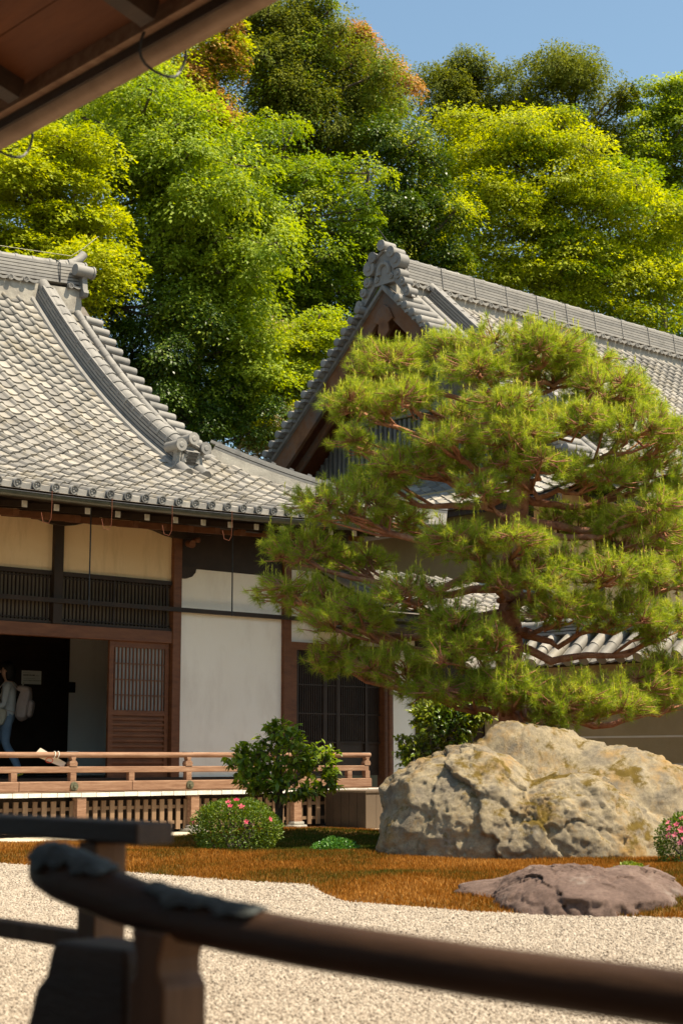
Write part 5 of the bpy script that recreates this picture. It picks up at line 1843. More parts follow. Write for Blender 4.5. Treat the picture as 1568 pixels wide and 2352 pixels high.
for pi, (x, y, hw, hh, dd) in enumerate(PADS):
    d = PD + dd
    c = atd(x, y, d)
    rx, rz = hw * d / LENS_PX, hh * d / LENS_PX
    ryy = max(rx * 0.75, 0.12)
    hw, hh = hw * 1.10, hh * 0.88
    n = max(6, int(0.037 * hw * hh))
    q = rand_dirs(n, 0.35)
    rad = rng.uniform(0.45, 1.0, n) ** 0.6
    q = q * rad[:, None]
    # flattish underside, domed top
    q[:, 2] = np.where(q[:, 2] < 0, q[:, 2] * 0.55, q[:, 2])
    P = c + q[:, 0:1] * rx * RGT + q[:, 1:2] * ryy * VH + q[:, 2:3] * rz * np.array([0, 0, 1.0])
    P += rng.normal(0, 0.055, P.shape) * np.array([1, 1, 0.8])
    P[:, 2] += 0.07 * np.sin(P[:, 0] * 8 + pi) * np.cos(P[:, 1] * 7)
    # limb from the trunk, wavy, then boughs and twigs to the tufts
    m = MB()
    ty = min(y + 40, 1600)
    ta = np.interp(ty, [p[1] for p in tr_px][::-1], np.arange(len(tr_px))[::-1])
    i0 = int(ta); fa = ta - i0
    root_ = tr_arr[i0] * (1 - fa) + tr_arr[min(i0 + 1, len(tr_arr) - 1)] * fa
    end = c - np.array([0, 0, rz * 0.35])
    L_ = np.linalg.norm(end - root_)
    pts = [root_]
    for k in range(1, 8):
        t = k / 8
        w_ = rng.normal(0, 0.035 * min(1.2, L_), 3)
        pts.append(root_ + (end - root_) * t + np.array([0, 0, -0.13 * L_ * math.sin(PI * t)]) + w_)
    pts.append(end)
    r0 = np.clip(0.022 + 0.018 * L_, 0.022, 0.058) * (0.8 if y < 950 else 1)
    m.tube(pts, list(np.linspace(r0, 0.020, len(pts))), 8)
    nb = max(3, n // 20)
    hubs = []
    for k in range(nb):
        j = rng.integers(0, n)
        h_ = c + (P[j] - c) * 0.62 - np.array([0, 0, rz * 0.22])
        st = np.array(pts[rng.integers(5, len(pts))])
        mid = (st + h_) / 2 + rng.normal(0, 0.045, 3)
        m.tube([st, mid, h_], [0.020, 0.016, 0.009], 6)
        hubs.append(h_)
    hubs = np.array(hubs)
    for j in range(n):
        hk = hubs[np.argmin(((hubs - P[j]) ** 2).sum(1))]
        m.tube([hk, (hk + P[j]) / 2 + rng.normal(0, 0.02, 3) - [0, 0, 0.02], P[j]], [0.008, 0.006, 0.004], 4)
    m.build('branch', red_bark_m, pine, smooth=True)
    # needles
    K = 60
    out = unit(q * np.array([1, 1, 0.6]) + 1e-6)
    axd = unit(out[:, 0:1] * RGT + out[:, 1:2] * VH + np.array([0, 0, 1.0]) * (0.55 + out[:, 2:3]) + rng.normal(0, 0.3, (n, 3)))
    A = np.repeat(axd, K, 0)
    base = np.repeat(P, K, 0) - A * rng.uniform(0.0, 0.07, (n * K, 1))
    dirs = unit(A * rng.uniform(0.25, 1.4, (n * K, 1)) + rand_dirs(n * K))
    ln = rng.uniform(0.065, 0.12, n * K)
    tip = base + dirs * ln[:, None] - np.array([0, 0, 0.012])
    sd_ = unit(np.cross(dirs, rand_dirs(n * K))) * 0.0019
    v = np.stack([base - sd_, base + sd_, tip], 1).reshape(-1, 3)
    tint = np.clip(np.repeat(rng.normal(0.56, 0.11, n) + 0.10 * q[:, 2], K) + rng.normal(0, 0.13, n * K), 0, 0.84)
    # upright new shoots on the upper tufts
    topi = np.where((q[:, 2] > 0.15) & (rng.random(n) < 0.28))[0]
    if len(topi):
        C_ = 14
        cb = np.repeat(P[topi], C_, 0) + np.array([0, 0, 1.0]) * rng.uniform(0.02, 0.11, (len(topi) * C_, 1))
        cd = unit(np.array([0, 0, 1.0]) + rng.normal(0, 0.33, (len(cb), 3)))
        ct = cb + cd * rng.uniform(0.03, 0.055, (len(cb), 1))
        cs = unit(np.cross(cd, rand_dirs(len(cb)))) * 0.0042
        v = np.concatenate([v, np.stack([cb - cs, cb + cs, ct], 1).reshape(-1, 3)])
        tint = np.concatenate([tint, np.clip(rng.normal(0.86, 0.09, len(cb)), 0, 1)])
    np_mesh('needle_pad', v, np.arange(len(v)).reshape(-1, 3), needle_m, pine, np.repeat(tint, 3), 3, kind='stuff')

# ------------------------------------------------------------------ trees on the hillside behind
LEAF = {
    'lime': leaf_mat('lime_leaf', [(0.0, (0.12, 0.19, 0.014)), (0.5, (0.285, 0.375, 0.032)), (1.0, (0.46, 0.53, 0.065))], trans=0.5, rough=0.55, spec=0.2),
    'yellow': leaf_mat('yellow_green_leaf', [(0.0, (0.18, 0.24, 0.010)), (0.5, (0.37, 0.43, 0.022)), (1.0, (0.54, 0.56, 0.04))], trans=0.5, rough=0.55, spec=0.2),
    'gold': leaf_mat('golden_leaf', [(0.0, (0.16, 0.22, 0.006)), (0.5, (0.34, 0.40, 0.010)), (1.0, (0.52, 0.52, 0.018))], trans=0.46, rough=0.6, spec=0.15),
    'cypress': leaf_mat('cypress_spray', [(0.0, (0.06, 0.085, 0.012)), (0.5, (0.155, 0.185, 0.022)), (1.0, (0.29, 0.305, 0.045))], trans=0.42, rough=0.75, spec=0.1),
    'rust': leaf_mat('rust_leaf', [(0.0, (0.24, 0.17, 0.03)), (0.5, (0.46, 0.27, 0.075)), (1.0, (0.60, 0.40, 0.15))], trans=0.35, rough=0.6),
    'mid': leaf_mat('mid_green_leaf', [(0.0, (0.08, 0.15, 0.010)), (0.5, (0.19, 0.29, 0.018)), (1.0, (0.33, 0.42, 0.035))], trans=0.45, rough=0.5, spec=0.2),
    'dark': leaf_mat('dark_glossy_leaf', [(0.0, (0.025, 0.055, 0.006)), (0.5, (0.065, 0.125, 0.010)), (0.85, (0.15, 0.21, 0.016)), (1.0, (0.28, 0.31, 0.03))], trans=0.32, rough=0.38, spec=0.4),
    'cream': leaf_mat('cream_blossom', [(0.0, (0.42, 0.36, 0.16)), (1.0, (0.68, 0.60, 0.36))], trans=0.3, rough=0.7, spec=0.1),
}


def tree(name, d, blobs, n, kind, ll, lw, label, trunk, clump=(0.55, 0.28), droop=0.35, per=120, mix=None, trunk_r=0.22, cat='tree', shell=0.30, spread=0.9, group='trees on the hillside behind the halls'):
    """blobs: survey x, y, half width, half height in pixels, depth offset. Leaves sit in clumps on a limb skeleton."""
    tx, ty0 = trunk
    sc = d / LENS_PX
    blobs = [(x, y, hw * 1.15, hh * 1.17, dd) for x, y, hw, hh, dd in blobs]
    n, ll, lw = int(n * 1.75), ll * 0.86, lw * 1.30
    per = int(per * 1.7)
    whole = blobs
    blobs = []
    for x, y, hw, hh, dd in whole:                       # each mass breaks up into uneven boughs
        blobs.append((x, y, hw * 0.60, hh * 0.60, dd + 0.4))
        for k in range(9):
            a_ = rng.uniform(0, 2 * PI)
            e_ = rng.uniform(0.45, 1.0)
            s_ = rng.uniform(0.24, 0.46)
            blobs.append((x + math.cos(a_) * hw * e_, y - math.sin(a_) * hh * e_, hw * s_, hh * s_ * 0.70, dd - rng.uniform(-0.3, 0.8) * hw * d / LENS_PX))
    b = atd(tx, 1500, d)
    gz_ = hill_z(b[0], b[1])
    base = np.array([b[0], b[1], max(gz_, -0.2) - 0.3])
    root = empty(name, tuple(base + [0, 0, 0.3]), label, cat, group)
    area = np.array([hw * hh for _, _, hw, hh, _ in blobs], float)
    area /= area.sum()
    nclump = max(4, int(n / per))
    pos_, ax_, nr_, ti_, mixi = [], [], [], [], []
    limbs = MB()
    centre = np.mean([atd(x, y, d + dd) for x, y, _, _, dd in whole], 0)
    hi_ = min(whole, key=lambda q_: q_[1])
    centre = 0.4 * centre + 0.6 * atd(hi_[0], hi_[1], d + hi_[4])
    top = max([atd(x, y + hh * 0.3, d + dd)[2] for x, y, _, hh, dd in whole])
    tp = [base]
    for k in range(1, 9):
        t = k / 8
        q = base * (1 - t) + np.array([centre[0], centre[1], top]) * t
        tp.append(q + np.array([*rng.normal(0, 0.02 * (top - base[2]) * 0.5, 2), 0]) * (1 if k < 8 else 0))
    tr_ = MB().tube(tp, list(np.linspace(trunk_r, 0.04, 9)), 9)
    tr_.build('trunk', bark_m, root, smooth=True)
    tp = np.array(tp)
    for (x, y, hw, hh, dd), w in zip(blobs, area):
        c = atd(x, y, d + dd)
        rx, rz = hw * sc, hh * sc
        rv = rx * 0.8
        k0 = np.argmin(np.abs(tp[:, 2] - (c[2] - rz * 0.5)))
        if np.linalg.norm(tp[k0] - c) < 3.2:
            limbs.tube([tp[k0], (tp[k0] + c) / 2 + rng.normal(0, 0.1, 3) - [0, 0, 0.15], c], [trunk_r * 0.30, trunk_r * 0.18, 0.03], 5)
        nc = max(3, int(nclump * w))
        q = rand_dirs(int(nc * 1.8), 0.15)
        away = q[:, 1] > 0.35                              # fewer clumps on the far side of the crown
        q = q[~away | (rng.random(len(q)) < 0.35)][:nc]
        nc = len(q)
        rad = np.clip(1 - np.abs(rng.normal(0, shell, nc)), 0.15, 1.08)
        # uneven outline
        lump = np.array([1 + 0.34 * noise.noise(Vector(s_) * 2.0 + Vector((x * 0.1, y * 0.1, 0))) + 0.2 * noise.noise(Vector(s_) * 5 + Vector((y * 0.1, x * 0.1, 0))) for s_ in q])
        C = c + ((q[:, 0:1] * rx) * RGT + (q[:, 1:2] * rv) * VH + (q[:, 2:3] * rz) * np.array([0, 0, 1.0])) * (rad * lump)[:, None]
        for j in range(nc):
            if rng.random() < 0.4:
                limbs.tube([c, c + (C[j] - c) * 0.5 + rng.normal(0, 0.05, 3), c + (C[j] - c) * 0.85], [0.03, 0.018, 0.007], 4, cap=False)
        kk = rng.integers(int(per * 0.6), int(per * 1.4), nc)
        idx = np.repeat(np.arange(nc), kk)
        m_ = len(idx)
        csz = rng.uniform(0.6, 1.55, nc)[idx][:, None]
        g_ = rng.normal(size=(m_, 3))
        g_[:, 2] = np.abs(g_[:, 2]) * 0.9 - 0.12          # leaves roof each clump over; its underside stays open
        g_ = unit(g_) * (rng.random((m_, 1)) ** 0.20)
        off = g_ * np.array([clump[0], clump[0], clump[1] * 1.35]) * csz
        off += np.repeat(rng.normal(0, 0.06, (nc, 3)), kk, 0) * np.sin(off[:, [1, 2, 0]] * 9)
        # clumps arch over: rim lower than the middle
        off[:, 2] -= droop * (off[:, 0] ** 2 + off[:, 1] ** 2) / clump[0]
        pos_.append(C[idx] + off)
        outw = unit(C - c)[idx]
        ax_.append(unit(g_ * np.array([1, 1, 0.3]) * spread + outw * 0.4 + np.array([0, 0, -droop]) + rng.normal(0, 0.35, (m_, 3))))
        nr_.append(unit(np.array([0, 0, 0.55]) + np.array(SUN_DIR) * 0.55 + outw * 0.35 + g_ * 0.35 + rng.normal(0, 0.40, (m_, 3))))
        ti_.append(np.clip(rng.normal(0.5, 0.12, nc)[idx] + rng.normal(0, 0.16, m_), 0, 1))
        mixi.append((rng.random(nc) < (mix[1] if mix else 0))[idx])
    pos_, ax_, nr_, ti_, mixi = map(np.concatenate, (pos_, ax_, nr_, ti_, mixi))
    lb = limbs.build('limb', bark_m, root, smooth=True)
    lb['kind'] = 'stuff'
    L1, W1 = rng.uniform(0.7, 1.25, len(pos_)) * ll, rng.uniform(0.75, 1.2, len(pos_)) * lw
    s0 = ~mixi
    leaves('crown', pos_[s0], ax_[s0], nr_[s0], L1[s0], W1[s0], ti_[s0], LEAF[kind], root, simple=True)
    if mix:
        leaves('crown_patch', pos_[mixi], ax_[mixi], nr_[mixi], L1[mixi], W1[mixi], ti_[mixi], LEAF[mix[0]], root, simple=True)
    return root


tree('maple', 41, [(70, 470, 150, 110, 0), (110, 590, 130, 90, -0.6), (30, 640, 130, 120, -0.4), (190, 640, 60, 50, -1.0), (40, 370, 120, 70, 0.5), (130, 350, 90, 60, 0.8), (180, 520, 70, 70, 0.4)], 36000, 'gold', 0.13, 0.075,
     'golden yellow maple behind the left end of the hall ridge', (60, 700), clump=(0.6, 0.16), droop=0.25, mix=('yellow', 0.45))
tree('broadleaf_tree', 45, [(345, 310, 125, 100, 0), (430, 430, 190, 120, -0.5), (480, 560, 170, 120, -0.8), (400, 640, 170, 110, -0.3), (540, 690, 100, 120, -0.9), (280, 420, 130, 110, 0.3), (500, 800, 130, 80, -0.6), (300, 250, 110, 90, 0.5), (330, 560, 120, 120, 0.2), (230, 320, 90, 80, 0.6), (520, 430, 90, 90, 0.0)],
     62000, 'lime', 0.17, 0.065, 'big bright green broadleaf tree with drooping leaves behind the left hall roof', (450, 900), clump=(0.62, 0.30), droop=0.55, mix=('mid', 0.2), trunk_r=0.28)
tree('evergreen_oak', 43.5, [(350, 760, 130, 110, 0), (450, 880, 150, 90, 0), (330, 880, 110, 90, 0.3), (560, 930, 90, 70, 0.2), (400, 980, 140, 60, 0.3), (245, 730, 75, 85, 0.6), (200, 690, 60, 60, 0.8)], 28000, 'dark', 0.12, 0.05,
     'dark shaded evergreen low behind the hall descending ridge', (400, 1000), clump=(0.45, 0.25), droop=0.6)
tree('rusty_tree', 54, [(490, 190, 70, 80, 0), (420, 240, 70, 70, -0.5), (510, 100, 40, 40, 0.3), (480, 310, 70, 50, -0.3), (380, 180, 70, 60, 0)], 17000, 'rust', 0.15, 0.08,
     'orange brown tree beside the near eave, left of the tall cypress', (460, 400), clump=(0.55, 0.3), mix=('gold', 0.5))
tree('rust_topped_tree', 63, [(850, 140, 60, 45, 0), (895, 205, 45, 55, -0.2), (800, 110, 50, 40, 0.2)], 8000, 'rust', 0.14, 0.08,
     'orange brown tree peeping out right of the tall cypress top', (860, 300), clump=(0.5, 0.3))
tree('tall_cypress', 57, [(690, 90, 100, 75, 0), (640, 180, 110, 90, -0.4), (760, 190, 130, 90, -0.3), (670, 290, 140, 80, -0.6), (800, 300, 120, 80, -0.3), (610, 70, 50, 50, 0.3), (850, 250, 75, 70, 0), (720, 40, 60, 36, 0), (590, 130, 50, 60, 0), (720, 380, 120, 70, 0.3)],
     60000, 'cypress', 0.17, 0.055, 'tall dark olive cypress rising highest in the middle of the wood', (700, 600), clump=(0.50, 0.45), droop=0.5, per=80, trunk_r=0.3, mix=('mid', 0.14))
tree('slender_tree', 51, [(590, 330, 80, 70, 0), (740, 420, 100, 60, 0.3), (640, 430, 90, 60, -0.3), (780, 520, 80, 70, 0), (660, 560, 70, 60, 0.2), (620, 640, 60, 70, 0), (750, 640, 70, 60, 0.4)], 22000, 'mid', 0.14, 0.065,
     'airy mid green tree with sky showing through, under the tall cypress', (695, 700), clump=(0.55, 0.22), droop=0.35, mix=('lime', 0.35))
tree('cypress_tree', 68, [(1060, 210, 105, 60, 0), (1020, 280, 80, 70, -0.5), (1110, 280, 90, 80, -0.3), (1060, 160, 50, 28, 0)], 22000, 'cypress', 0.18, 0.06,
     'dark cypress on the skyline left of a second rounder cypress', (1065, 400), clump=(0.5, 0.45), droop=0.5)
tree('round_cypress', 66, [(1300, 220, 120, 70, 0), (1230, 270, 70, 80, -0.3), (1380, 300, 90, 80, -0.2), (1310, 170, 70, 36, 0.1), (1420, 390, 70, 90, 0), (1330, 350, 110, 60, -0.4), (1480, 420, 50, 60, 0.3)], 32000, 'cypress', 0.18, 0.06,
     'broad dark cypress on the skyline above the yellow green tree', (1310, 500), clump=(0.5, 0.45), droop=0.5)
tree('bright_tree', 64.5, [(1530, 225, 65, 42, 0), (1530, 310, 75, 50, -0.3), (1525, 410, 65, 55, 0), (1550, 510, 60, 60, 0), (1590, 260, 60, 80, 0)], 17000, 'lime', 0.16, 0.08,
     'bright green tree against the sky at the right picture edge', (1530, 600), clump=(0.6, 0.25))
tree('yellow_green_tree', 60, [(1130, 320, 110, 80, 0), (1200, 390, 140, 90, -0.5), (1300, 460, 150, 100, -0.6), (1200, 540, 150, 90, -0.9), (1400, 560, 150, 100, -0.5), (1480, 660, 140, 90, -0.4), (1330, 640, 140, 80, -0.9), (1250, 290, 60, 40, 0.3), (1420, 420, 70, 70, 0), (1530, 560, 70, 80, 0.2), (1100, 440, 110, 90, -0.2), (1180, 630, 120, 60, -0.9)],
     78000, 'yellow', 0.16, 0.075, 'huge yellow green broadleaf tree above the gabled hall roof', (1250, 800), clump=(0.80, 0.26), droop=0.3, mix=('mid', 0.20), trunk_r=0.35)
tree('glossy_evergreen', 54, [(930, 400, 90, 90, 0), (900, 510, 90, 90, -0.3), (980, 500, 80, 90, -0.6), (870, 600, 80, 70, 0), (960, 600, 90, 60, -0.3), (860, 690, 60, 60, 0.2), (920, 320, 60, 45, 0.2)], 32000, 'dark', 0.15, 0.06,
     'dark glossy evergreen standing behind the gable peak', (910, 700), clump=(0.5, 0.28), droop=0.5, mix=('yellow', 0.16))
tree('layered_maple', 46, [(620, 830, 110, 50, 0), (720, 810, 80, 45, -0.3), (560, 870, 90, 40, -0.3), (660, 900, 110, 45, -0.5), (740, 750, 60, 35, 0.2), (600, 950, 90, 40, -0.4), (760, 870, 50, 50, 0.2), (480, 930, 60, 40, -0.4)], 30000, 'lime', 0.10, 0.06,
     'layered green maple in the gap between the two roofs', (640, 950), clump=(0.55, 0.13), droop=0.2, mix=('yellow', 0.35))
tree('blossoming_tree', 47.5, [(620, 785, 55, 25, 0), (700, 785, 30, 22, 0)], 2600, 'cream', 0.10, 0.07, 'small tree with cream blossom above the layered maple', (650, 900), clump=(0.32, 0.18), mix=('yellow', 0.35), trunk_r=0.1)
tree('cream_flowering_shrub', 44, [(625, 1000, 45, 28, 0), (660, 970, 30, 25, 0), (600, 1015, 25, 18, 0)], 3200, 'cream', 0.075, 0.06, 'shrub with cream flower heads against the left bargeboard foot', (630, 1050), clump=(0.24, 0.15), mix=('yellow', 0.3), trunk_r=0.07, cat='shrub')
tree('understory_tree', 52, [(760, 720, 90, 90, 0), (680, 740, 80, 80, 0.4), (600, 760, 90, 90, 0.6), (820, 620, 60, 80, 0.5)], 16000, 'dark', 0.13, 0.06, 'shaded dark tree in the depth below the airy tree', (730, 800), clump=(0.5, 0.28))

tree('far_evergreen', 76, [(560, 430, 110, 110, 0), (640, 600, 130, 110, 0), (800, 480, 110, 110, 0), (560, 700, 120, 110, 0), (780, 700, 120, 120, 0), (480, 560, 90, 120, 0)], 15000, 'cypress', 0.26, 0.12,
     'dark distant evergreen filling the depth behind the airy tree', (650, 800), clump=(0.9, 0.5), per=40)
tree('far_broadleaf', 76, [(1500, 560, 110, 120, 0), (1560, 700, 110, 110, 0), (1400, 640, 110, 100, 0), (1050, 420, 120, 90, 0), (1000, 560, 110, 110, 0), (1260, 690, 130, 70, 0), (1120, 660, 120, 70, 0), (1540, 770, 120, 60, 0)], 18000, 'mid', 0.26, 0.13,
     'distant green tree showing beyond the right side of the yellow green tree', (1500, 800), clump=(0.9, 0.5), per=40)
tree('hidden_maple', 52, [(520, 900, 110, 70, 0), (600, 980, 120, 60, 0), (440, 1000, 110, 60, 0), (720, 930, 90, 80, 0.5), (700, 1000, 80, 50, 0.5)], 16000, 'mid', 0.14, 0.08,
     'shaded green maple low behind the layered maple and the hall roof', (560, 1050), clump=(0.6, 0.2))

tree('left_far_tree', 62, [(60, 320, 120, 90, 0), (170, 260, 110, 80, 0), (20, 440, 110, 90, 0), (250, 200, 90, 70, 0), (330, 130, 80, 60, 0)], 15000, 'mid', 0.18, 0.09,
     'green tree right under the near eave gutter at far left', (100, 600), clump=(0.7, 0.3), mix=('yellow', 0.3))

# undergrowth that covers the slope between the trunks
N0 = 60000
az = rng.uniform(math.radians(33), math.radians(63), N0)
rr = rng.uniform(41, 72, N0)
ux, uy = rr * np.cos(az), rr * np.sin(az)
ok = (uy > 31.5)
ux, uy = ux[ok], uy[ok]
uz = np.array([hill_z(a, b) for a, b in zip(ux, uy)]) + rng.uniform(0, 1.6, len(ux)) ** 2
n = len(ux)
o = leaves('undergrowth', np.stack([ux, uy, uz], 1), rand_dirs(n), unit(rand_dirs(n) + [0, 0, 1.0]), rng.uniform(0.15, 0.32, n), rng.uniform(0.07, 0.14, n), rng.random(n) * 0.8, LEAF['dark'], None)
tag(o, 'dark undergrowth covering the slope under the trees', 'undergrowth', kind='stuff')

# ------------------------------------------------------------------ visitor inside the hall
skin_m = surf('skin', [(0.3, (0.50, 0.29, 0.19)), (0.7, (0.56, 0.34, 0.23))], scale=8, rough=0.6, bump=0)
shirt_m = surf('pale_shirt', [(0.3, (0.55, 0.58, 0.58)), (0.7, (0.66, 0.69, 0.69))], scale=9, rough=0.9, bump=0.5, bump_scale=18)
jeans_m = surf('blue_jeans', [(0.3, (0.17, 0.24, 0.34)), (0.7, (0.26, 0.35, 0.46))], scale=7, rough=0.9, bump=0.4, bump_scale=20)
hair_m = surf('black_hair', [(0.3, (0.008, 0.007, 0.006)), (0.7, (0.02, 0.017, 0.014))], scale=40, rough=0.45, bump=0.4, stretch=(1, 1, 0.2))
shoe_m = surf('white_shoe', [(0.3, (0.62, 0.62, 0.60)), (0.7, (0.72, 0.72, 0.70))], scale=12, rough=0.8, bump=0)
sole_m = surf('yellow_sole', [(0.3, (0.70, 0.50, 0.04)), (0.7, (0.78, 0.58, 0.06))], scale=12, rough=0.7, bump=0)
pack_m = surf('dusty_pink_canvas', [(0.3, (0.42, 0.33, 0.29)), (0.7, (0.52, 0.42, 0.37))], scale=9, rough=0.9, bump=0.5, bump_scale=22)
bag_m = surf('cream_canvas', [(0.3, (0.52, 0.47, 0.36)), (0.7, (0.62, 0.57, 0.45))], scale=9, rough=0.9, bump=0.4, bump_scale=22)

pf = at(16, 1783, 2, FLOOR_Z)
FW = Vector(-RGT)                                      # the visitor walks towards the left
SD = Vector(-VH)                                       # side turned to the viewer
O = Vector((pf[0], pf[1], FLOOR_Z))


def W(f, s, z):
    return O + FW * f + SD * s + Vector((0, 0, z))


person = empty('person', tuple(O), 'visitor in pale shirt and blue jeans walking left inside the hall doorway', 'person')


def skin_body(chains, name, parent, mats, pick, sub_lv=2):
    """chains of (point, radius); first chain starts at the pelvis; chains that start on an earlier point join it"""
    vs, es, rs, key = [], [], [], {}
    for ch in chains:
        prev = None
        for p, r in ch:
            k = tuple(round(q, 4) for q in p)
            if k not in key:
                key[k] = len(vs); vs.append(p); rs.append(r)
            if prev is not None and prev != key[k]:
                es.append((prev, key[k]))
            prev = key[k]
    me = bpy.data.meshes.new(name)
    me.from_pydata([tuple(p) for p in vs], es, [])
    ob = bpy.data.objects.new(name, me)
    COL.objects.link(ob)
    sm = ob.modifiers.new('skin', 'SKIN')
    sm.use_smooth_shade = True
    lay = me.skin_vertices[0].data if me.skin_vertices else None
    if lay is None:
        bpy.context.view_layer.objects.active = ob
        bpy.ops.mesh.customdata_skin_add()
        lay = me.skin_vertices[0].data
    for i, r in enumerate(rs):
        lay[i].radius = r if hasattr(r, '__len__') else (r, r)
        lay[i].use_root = (i == 0)
    ss = ob.modifiers.new('sub', 'SUBSURF'); ss.levels = sub_lv; ss.render_levels = sub_lv
    dg = bpy.context.evaluated_depsgraph_get()
    ev_ = ob.evaluated_get(dg)
    nm = bpy.data.meshes.new_from_object(ev_)
    ob.modifiers.clear()
    ob.data = nm
    bpy.data.meshes.remove(me)
    nm.name = name
    nm.materials.clear()
    for m_ in mats:
        nm.materials.append(m_)
    for p in nm.polygons:
        p.material_index = pick(p.center)
        p.use_smooth = True
    return put(ob, parent)


hipL, hipR = W(0.0, 0.10, 0.88), W(0.0, -0.10, 0.88)
kneeN, ankN = W(0.02, 0.10, 0.49), W(-0.20, 0.10, 0.11)          # near leg trails
kneeF, ankF = W(0.20, -0.09, 0.50), W(0.24, -0.09, 0.09)         # far leg leads
elb, wri = W(0.02, 0.25, 1.06), W(0.25, 0.20, 1.06)
elF, wrF = W(0.05, -0.25, 1.05), W(0.28, -0.16, 1.08)
pel = W(0, 0, 0.93)
chest, neck = W(0.0, 0, 1.24), W(0.02, 0, 1.44)
chains = [
    [(pel, (0.135, 0.115)), (W(-0.01, 0, 1.06), (0.125, 0.105)), (chest, (0.15, 0.125)), (W(0.0, 0, 1.36), (0.13, 0.10)), (neck, (0.052, 0.052)), (W(0.04, 0, 1.50), (0.055, 0.055)), (W(0.06, 0, 1.56), (0.085, 0.075)), (W(0.055, 0, 1.63), (0.09, 0.08)), (W(0.045, 0, 1.69), (0.06, 0.055))],
    [(pel, 0.12), (hipL, 0.098), (kneeN, 0.068), (W(-0.12, 0.10, 0.28), 0.066), (ankN, 0.055), (W(-0.22, 0.10, 0.055), 0.038), (W(-0.10, 0.11, 0.025), 0.036)],
    [(pel, 0.12), (hipR, 0.098), (kneeF, 0.07), (W(0.23, -0.09, 0.28), 0.066), (ankF, 0.055), (W(0.23, -0.09, 0.045), 0.038), (W(0.38, -0.10, 0.035), 0.036)],
    [(W(0.0, 0, 1.36), 0.12), (W(0.0, 0.19, 1.36), 0.066), (elb, 0.050), (wri, 0.033), (W(0.30, 0.19, 1.06), 0.036), (W(0.33, 0.185, 1.06), 0.026)],
    [(W(0.0, 0, 1.36), 0.12), (W(0.0, -0.19, 1.36), 0.066), (elF, 0.050), (wrF, 0.033), (W(0.33, -0.15, 1.09), 0.036), (W(0.36, -0.145, 1.09), 0.026)],
]
for (bx_, by_, bz_) in ((0.33, 0.185, 1.06), (0.36, -0.145, 1.09)):   # fingers curled round a folded leaflet, thumb from the side of the palm
    for k in range(4):
        z = bz_ + 0.026 - 0.017 * k
        ln = (0.036, 0.042, 0.040, 0.030)[k]
        a = W(bx_ + 0.004, by_, z)
        chains.append([(W(bx_, by_, bz_), 0.026), (a, 0.009), (W(bx_ + ln * 0.7, by_ + 0.006, z), 0.008), (W(bx_ + ln * 0.9, by_ - 0.022, z - 0.004), 0.0075), (W(bx_ + ln * 0.5, by_ - 0.034, z - 0.006), 0.007)])
    chains.append([(W(bx_, by_, bz_), 0.026), (W(bx_ - 0.005, by_ - 0.006, bz_ + 0.036), 0.010), (W(bx_ + 0.022, by_ - 0.012, bz_ + 0.052), 0.0085), (W(bx_ + 0.045, by_ - 0.016, bz_ + 0.052), 0.0075)])


def pick(c):
    r = c - O
    f, s, z = r.dot(FW), r.dot(SD), r.z
    if z < 0.085:
        return 3
    if z < 0.93 and f < 0.30 and not (abs(s) > 0.2):
        return 2
    if z > 1.43 or f > 0.235:
        return 1
    return 0


skin_body(chains, 'body', person, [shirt_m, skin_m, jeans_m, shoe_m], pick)
# facial features, hair, shoe soles
m = MB()
m.prism([(0, 0), (0.03, 0.008), (0.006, 0.05)], W(0.135, 0.012, 1.575), FW, (0, 0, 1), 0.024)
m.build('nose', skin_m, person, bevel=0.005)
for s_ in (-1, 1):
    MB().tube([W(0.128, s_ * 0.032, 1.625), W(0.138, s_ * 0.032, 1.625)], [0.012, 0.008], 8).build('eye', ink_m, person, smooth=True)
    MB().tube([W(0.055, s_ * 0.078, 1.60), W(0.05, s_ * 0.098, 1.605)], [0.022, 0.026], 8).build('ear', skin_m, person, smooth=True)
MB().tube([W(0.128, -0.022, 1.545), W(0.133, 0, 1.545), W(0.128, 0.022, 1.545)], 0.006, 6).build('mouth', red_wood_m, person, smooth=True)
bm = bmesh.new()
bmesh.ops.create_uvsphere(bm, u_segments=24, v_segments=16, radius=1)
for q in bm.verts:
    f, s, z = q.co.x, q.co.y, q.co.z
    n_ = 1 + 0.05 * noise.noise(q.co * 4)
    cut = 0.55 if z < 0.35 and f > 0.1 else 1.0        # open over the face
    q.co = W(0.035 + f * 0.115 * n_ * cut - (0.02 if z < 0 else 0), s * 0.098 * n_, 1.625 + z * (0.125 if z > 0 else 0.20) * n_)
me = bpy.data.meshes.new('hair'); bm.to_mesh(me); bm.free()
me.materials.append(hair_m)
me.polygons.foreach_set('use_smooth', [True] * len(me.polygons))
hair = bpy.data.objects.new('hair', me); COL.objects.link(hair); put(hair, person)
for pts in ((W(-0.27, 0.10, 0.045), W(-0.20, 0.105, 0.018), W(-0.06, 0.11, 0.012)), (W(0.17, -0.09, 0.016), W(0.26, -0.09, 0.013), W(0.41, -0.10, 0.015))):
    MB().sweep(pts, [(-0.042, -0.016), (0.042, -0.016), (0.044, 0.016), (-0.044, 0.016)]).build('shoe_sole', sole_m, person, bevel=0.008)
m = MB().prism([(0, -0.10), (0.10, -0.09), (0.11, 0.07), (0.0, 0.06)], W(0.345, -0.02, 1.06), FW, (0, 0, 1), 0.006)
m.build('leaflet', paper_m, person)


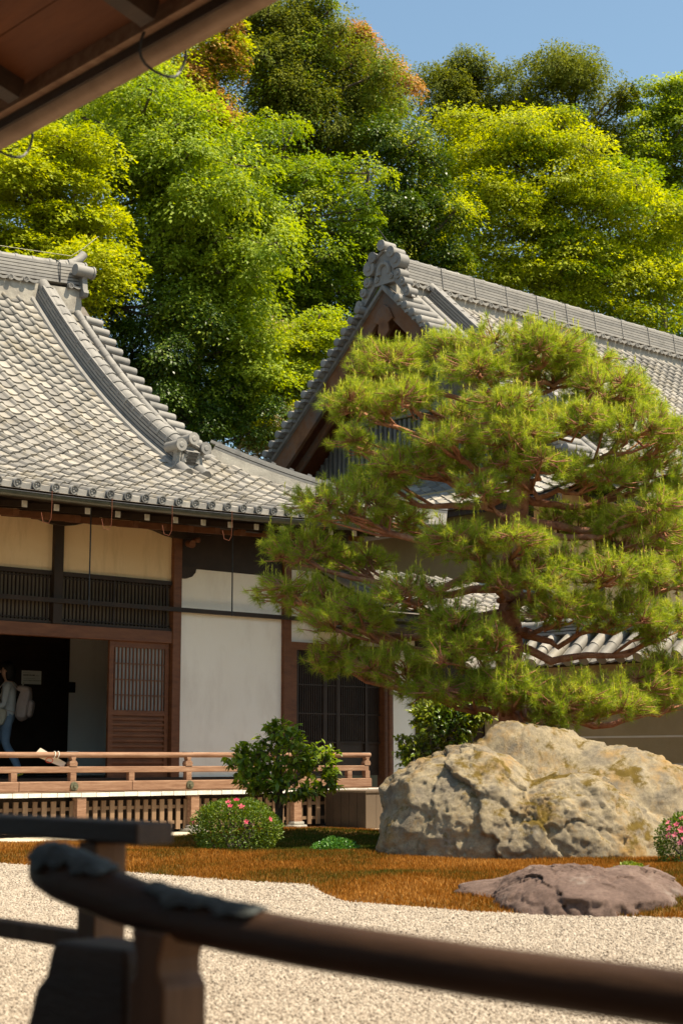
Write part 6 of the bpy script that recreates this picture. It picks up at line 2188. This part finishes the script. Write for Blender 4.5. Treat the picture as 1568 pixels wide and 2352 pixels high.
def soft_box(name, mats, parent, c, f2, s2, z2, tilt=0.0, bulge=0.22, pinch=0.0, seed=0):
    """stuffed fabric bag: rounded box in the visitor's axes"""
    bm = bmesh.new()
    bmesh.ops.create_cube(bm, size=2)
    bmesh.ops.subdivide_edges(bm, edges=bm.edges[:], cuts=7, use_grid_fill=True)
    for q in bm.verts:
        v = q.co.copy()
        sp = v.normalized() * 1.25
        v = v.lerp(sp, 0.42 + bulge)
        k = 1 - pinch * max(0, v.z)
        n_ = 1 + 0.05 * noise.noise(v * 2.5 + Vector((seed, 0, 0)))
        f, s, z = v.x * f2 * k * n_, v.y * s2 * k * n_, v.z * z2
        f, z = f * math.cos(tilt) - z * math.sin(tilt), f * math.sin(tilt) + z * math.cos(tilt)
        q.co = W(c[0] + f, c[1] + s, c[2] + z)
    me = bpy.data.meshes.new(name); bm.to_mesh(me); bm.free()
    me.materials.append(mats)
    me.polygons.foreach_set('use_smooth', [True] * len(me.polygons))
    o = bpy.data.objects.new(name, me); COL.objects.link(o)
    return put(o, parent)


bp_ = empty('backpack', tuple(W(-0.22, 0, 0.9)), 'dusty pink backpack on the back of the visitor in the doorway', 'backpack')
soft_box('pack_body', pack_m, bp_, (-0.235, 0.0, 1.10), 0.095, 0.15, 0.235, tilt=0.16, pinch=0.15)
soft_box('front_pocket', pack_m, bp_, (-0.335, 0.0, 1.02), 0.045, 0.115, 0.12, tilt=0.16, seed=3)
soft_box('side_pocket', pack_m, bp_, (-0.23, 0.135, 0.99), 0.07, 0.035, 0.10, tilt=0.16, seed=5)
soft_box('top_flap', pack_m, bp_, (-0.235, 0.0, 1.325), 0.095, 0.135, 0.045, tilt=0.16, seed=7)
for s_ in (-0.11, 0.11):
    MB().sweep([W(-0.16, s_, 1.30), W(-0.06, s_, 1.425), W(0.04, s_ * 1.05, 1.44), W(0.135, s_ * 1.1, 1.33), W(0.145, s_ * 1.15, 1.18), W(0.06, s_ * 1.55, 1.02), W(-0.14, s_ * 1.2, 0.96)], [(-0.022, -0.004), (0.022, -0.004), (0.022, 0.006), (-0.022, 0.006)]).build('shoulder_strap', pack_m, bp_)
MB().tube([W(-0.20, -0.04, 1.37), W(-0.22, 0, 1.43), W(-0.20, 0.04, 1.37)], 0.008, 6).build('grab_handle', bag_m, bp_)
sb_ = empty('shoulder_bag', tuple(W(0.12, 0.2, 0.8)), 'small cream bag hanging in front of the visitor hip', 'bag')
soft_box('bag_body', bag_m, sb_, (0.085, 0.22, 0.90), 0.085, 0.04, 0.115, tilt=0.25, seed=9)
MB().tube([W(0.12, 0.225, 1.0), W(0.10, 0.20, 1.2), W(0.03, 0.13, 1.43), W(-0.07, 0.02, 1.42)], 0.007, 6).build('bag_strap', bag_m, sb_)
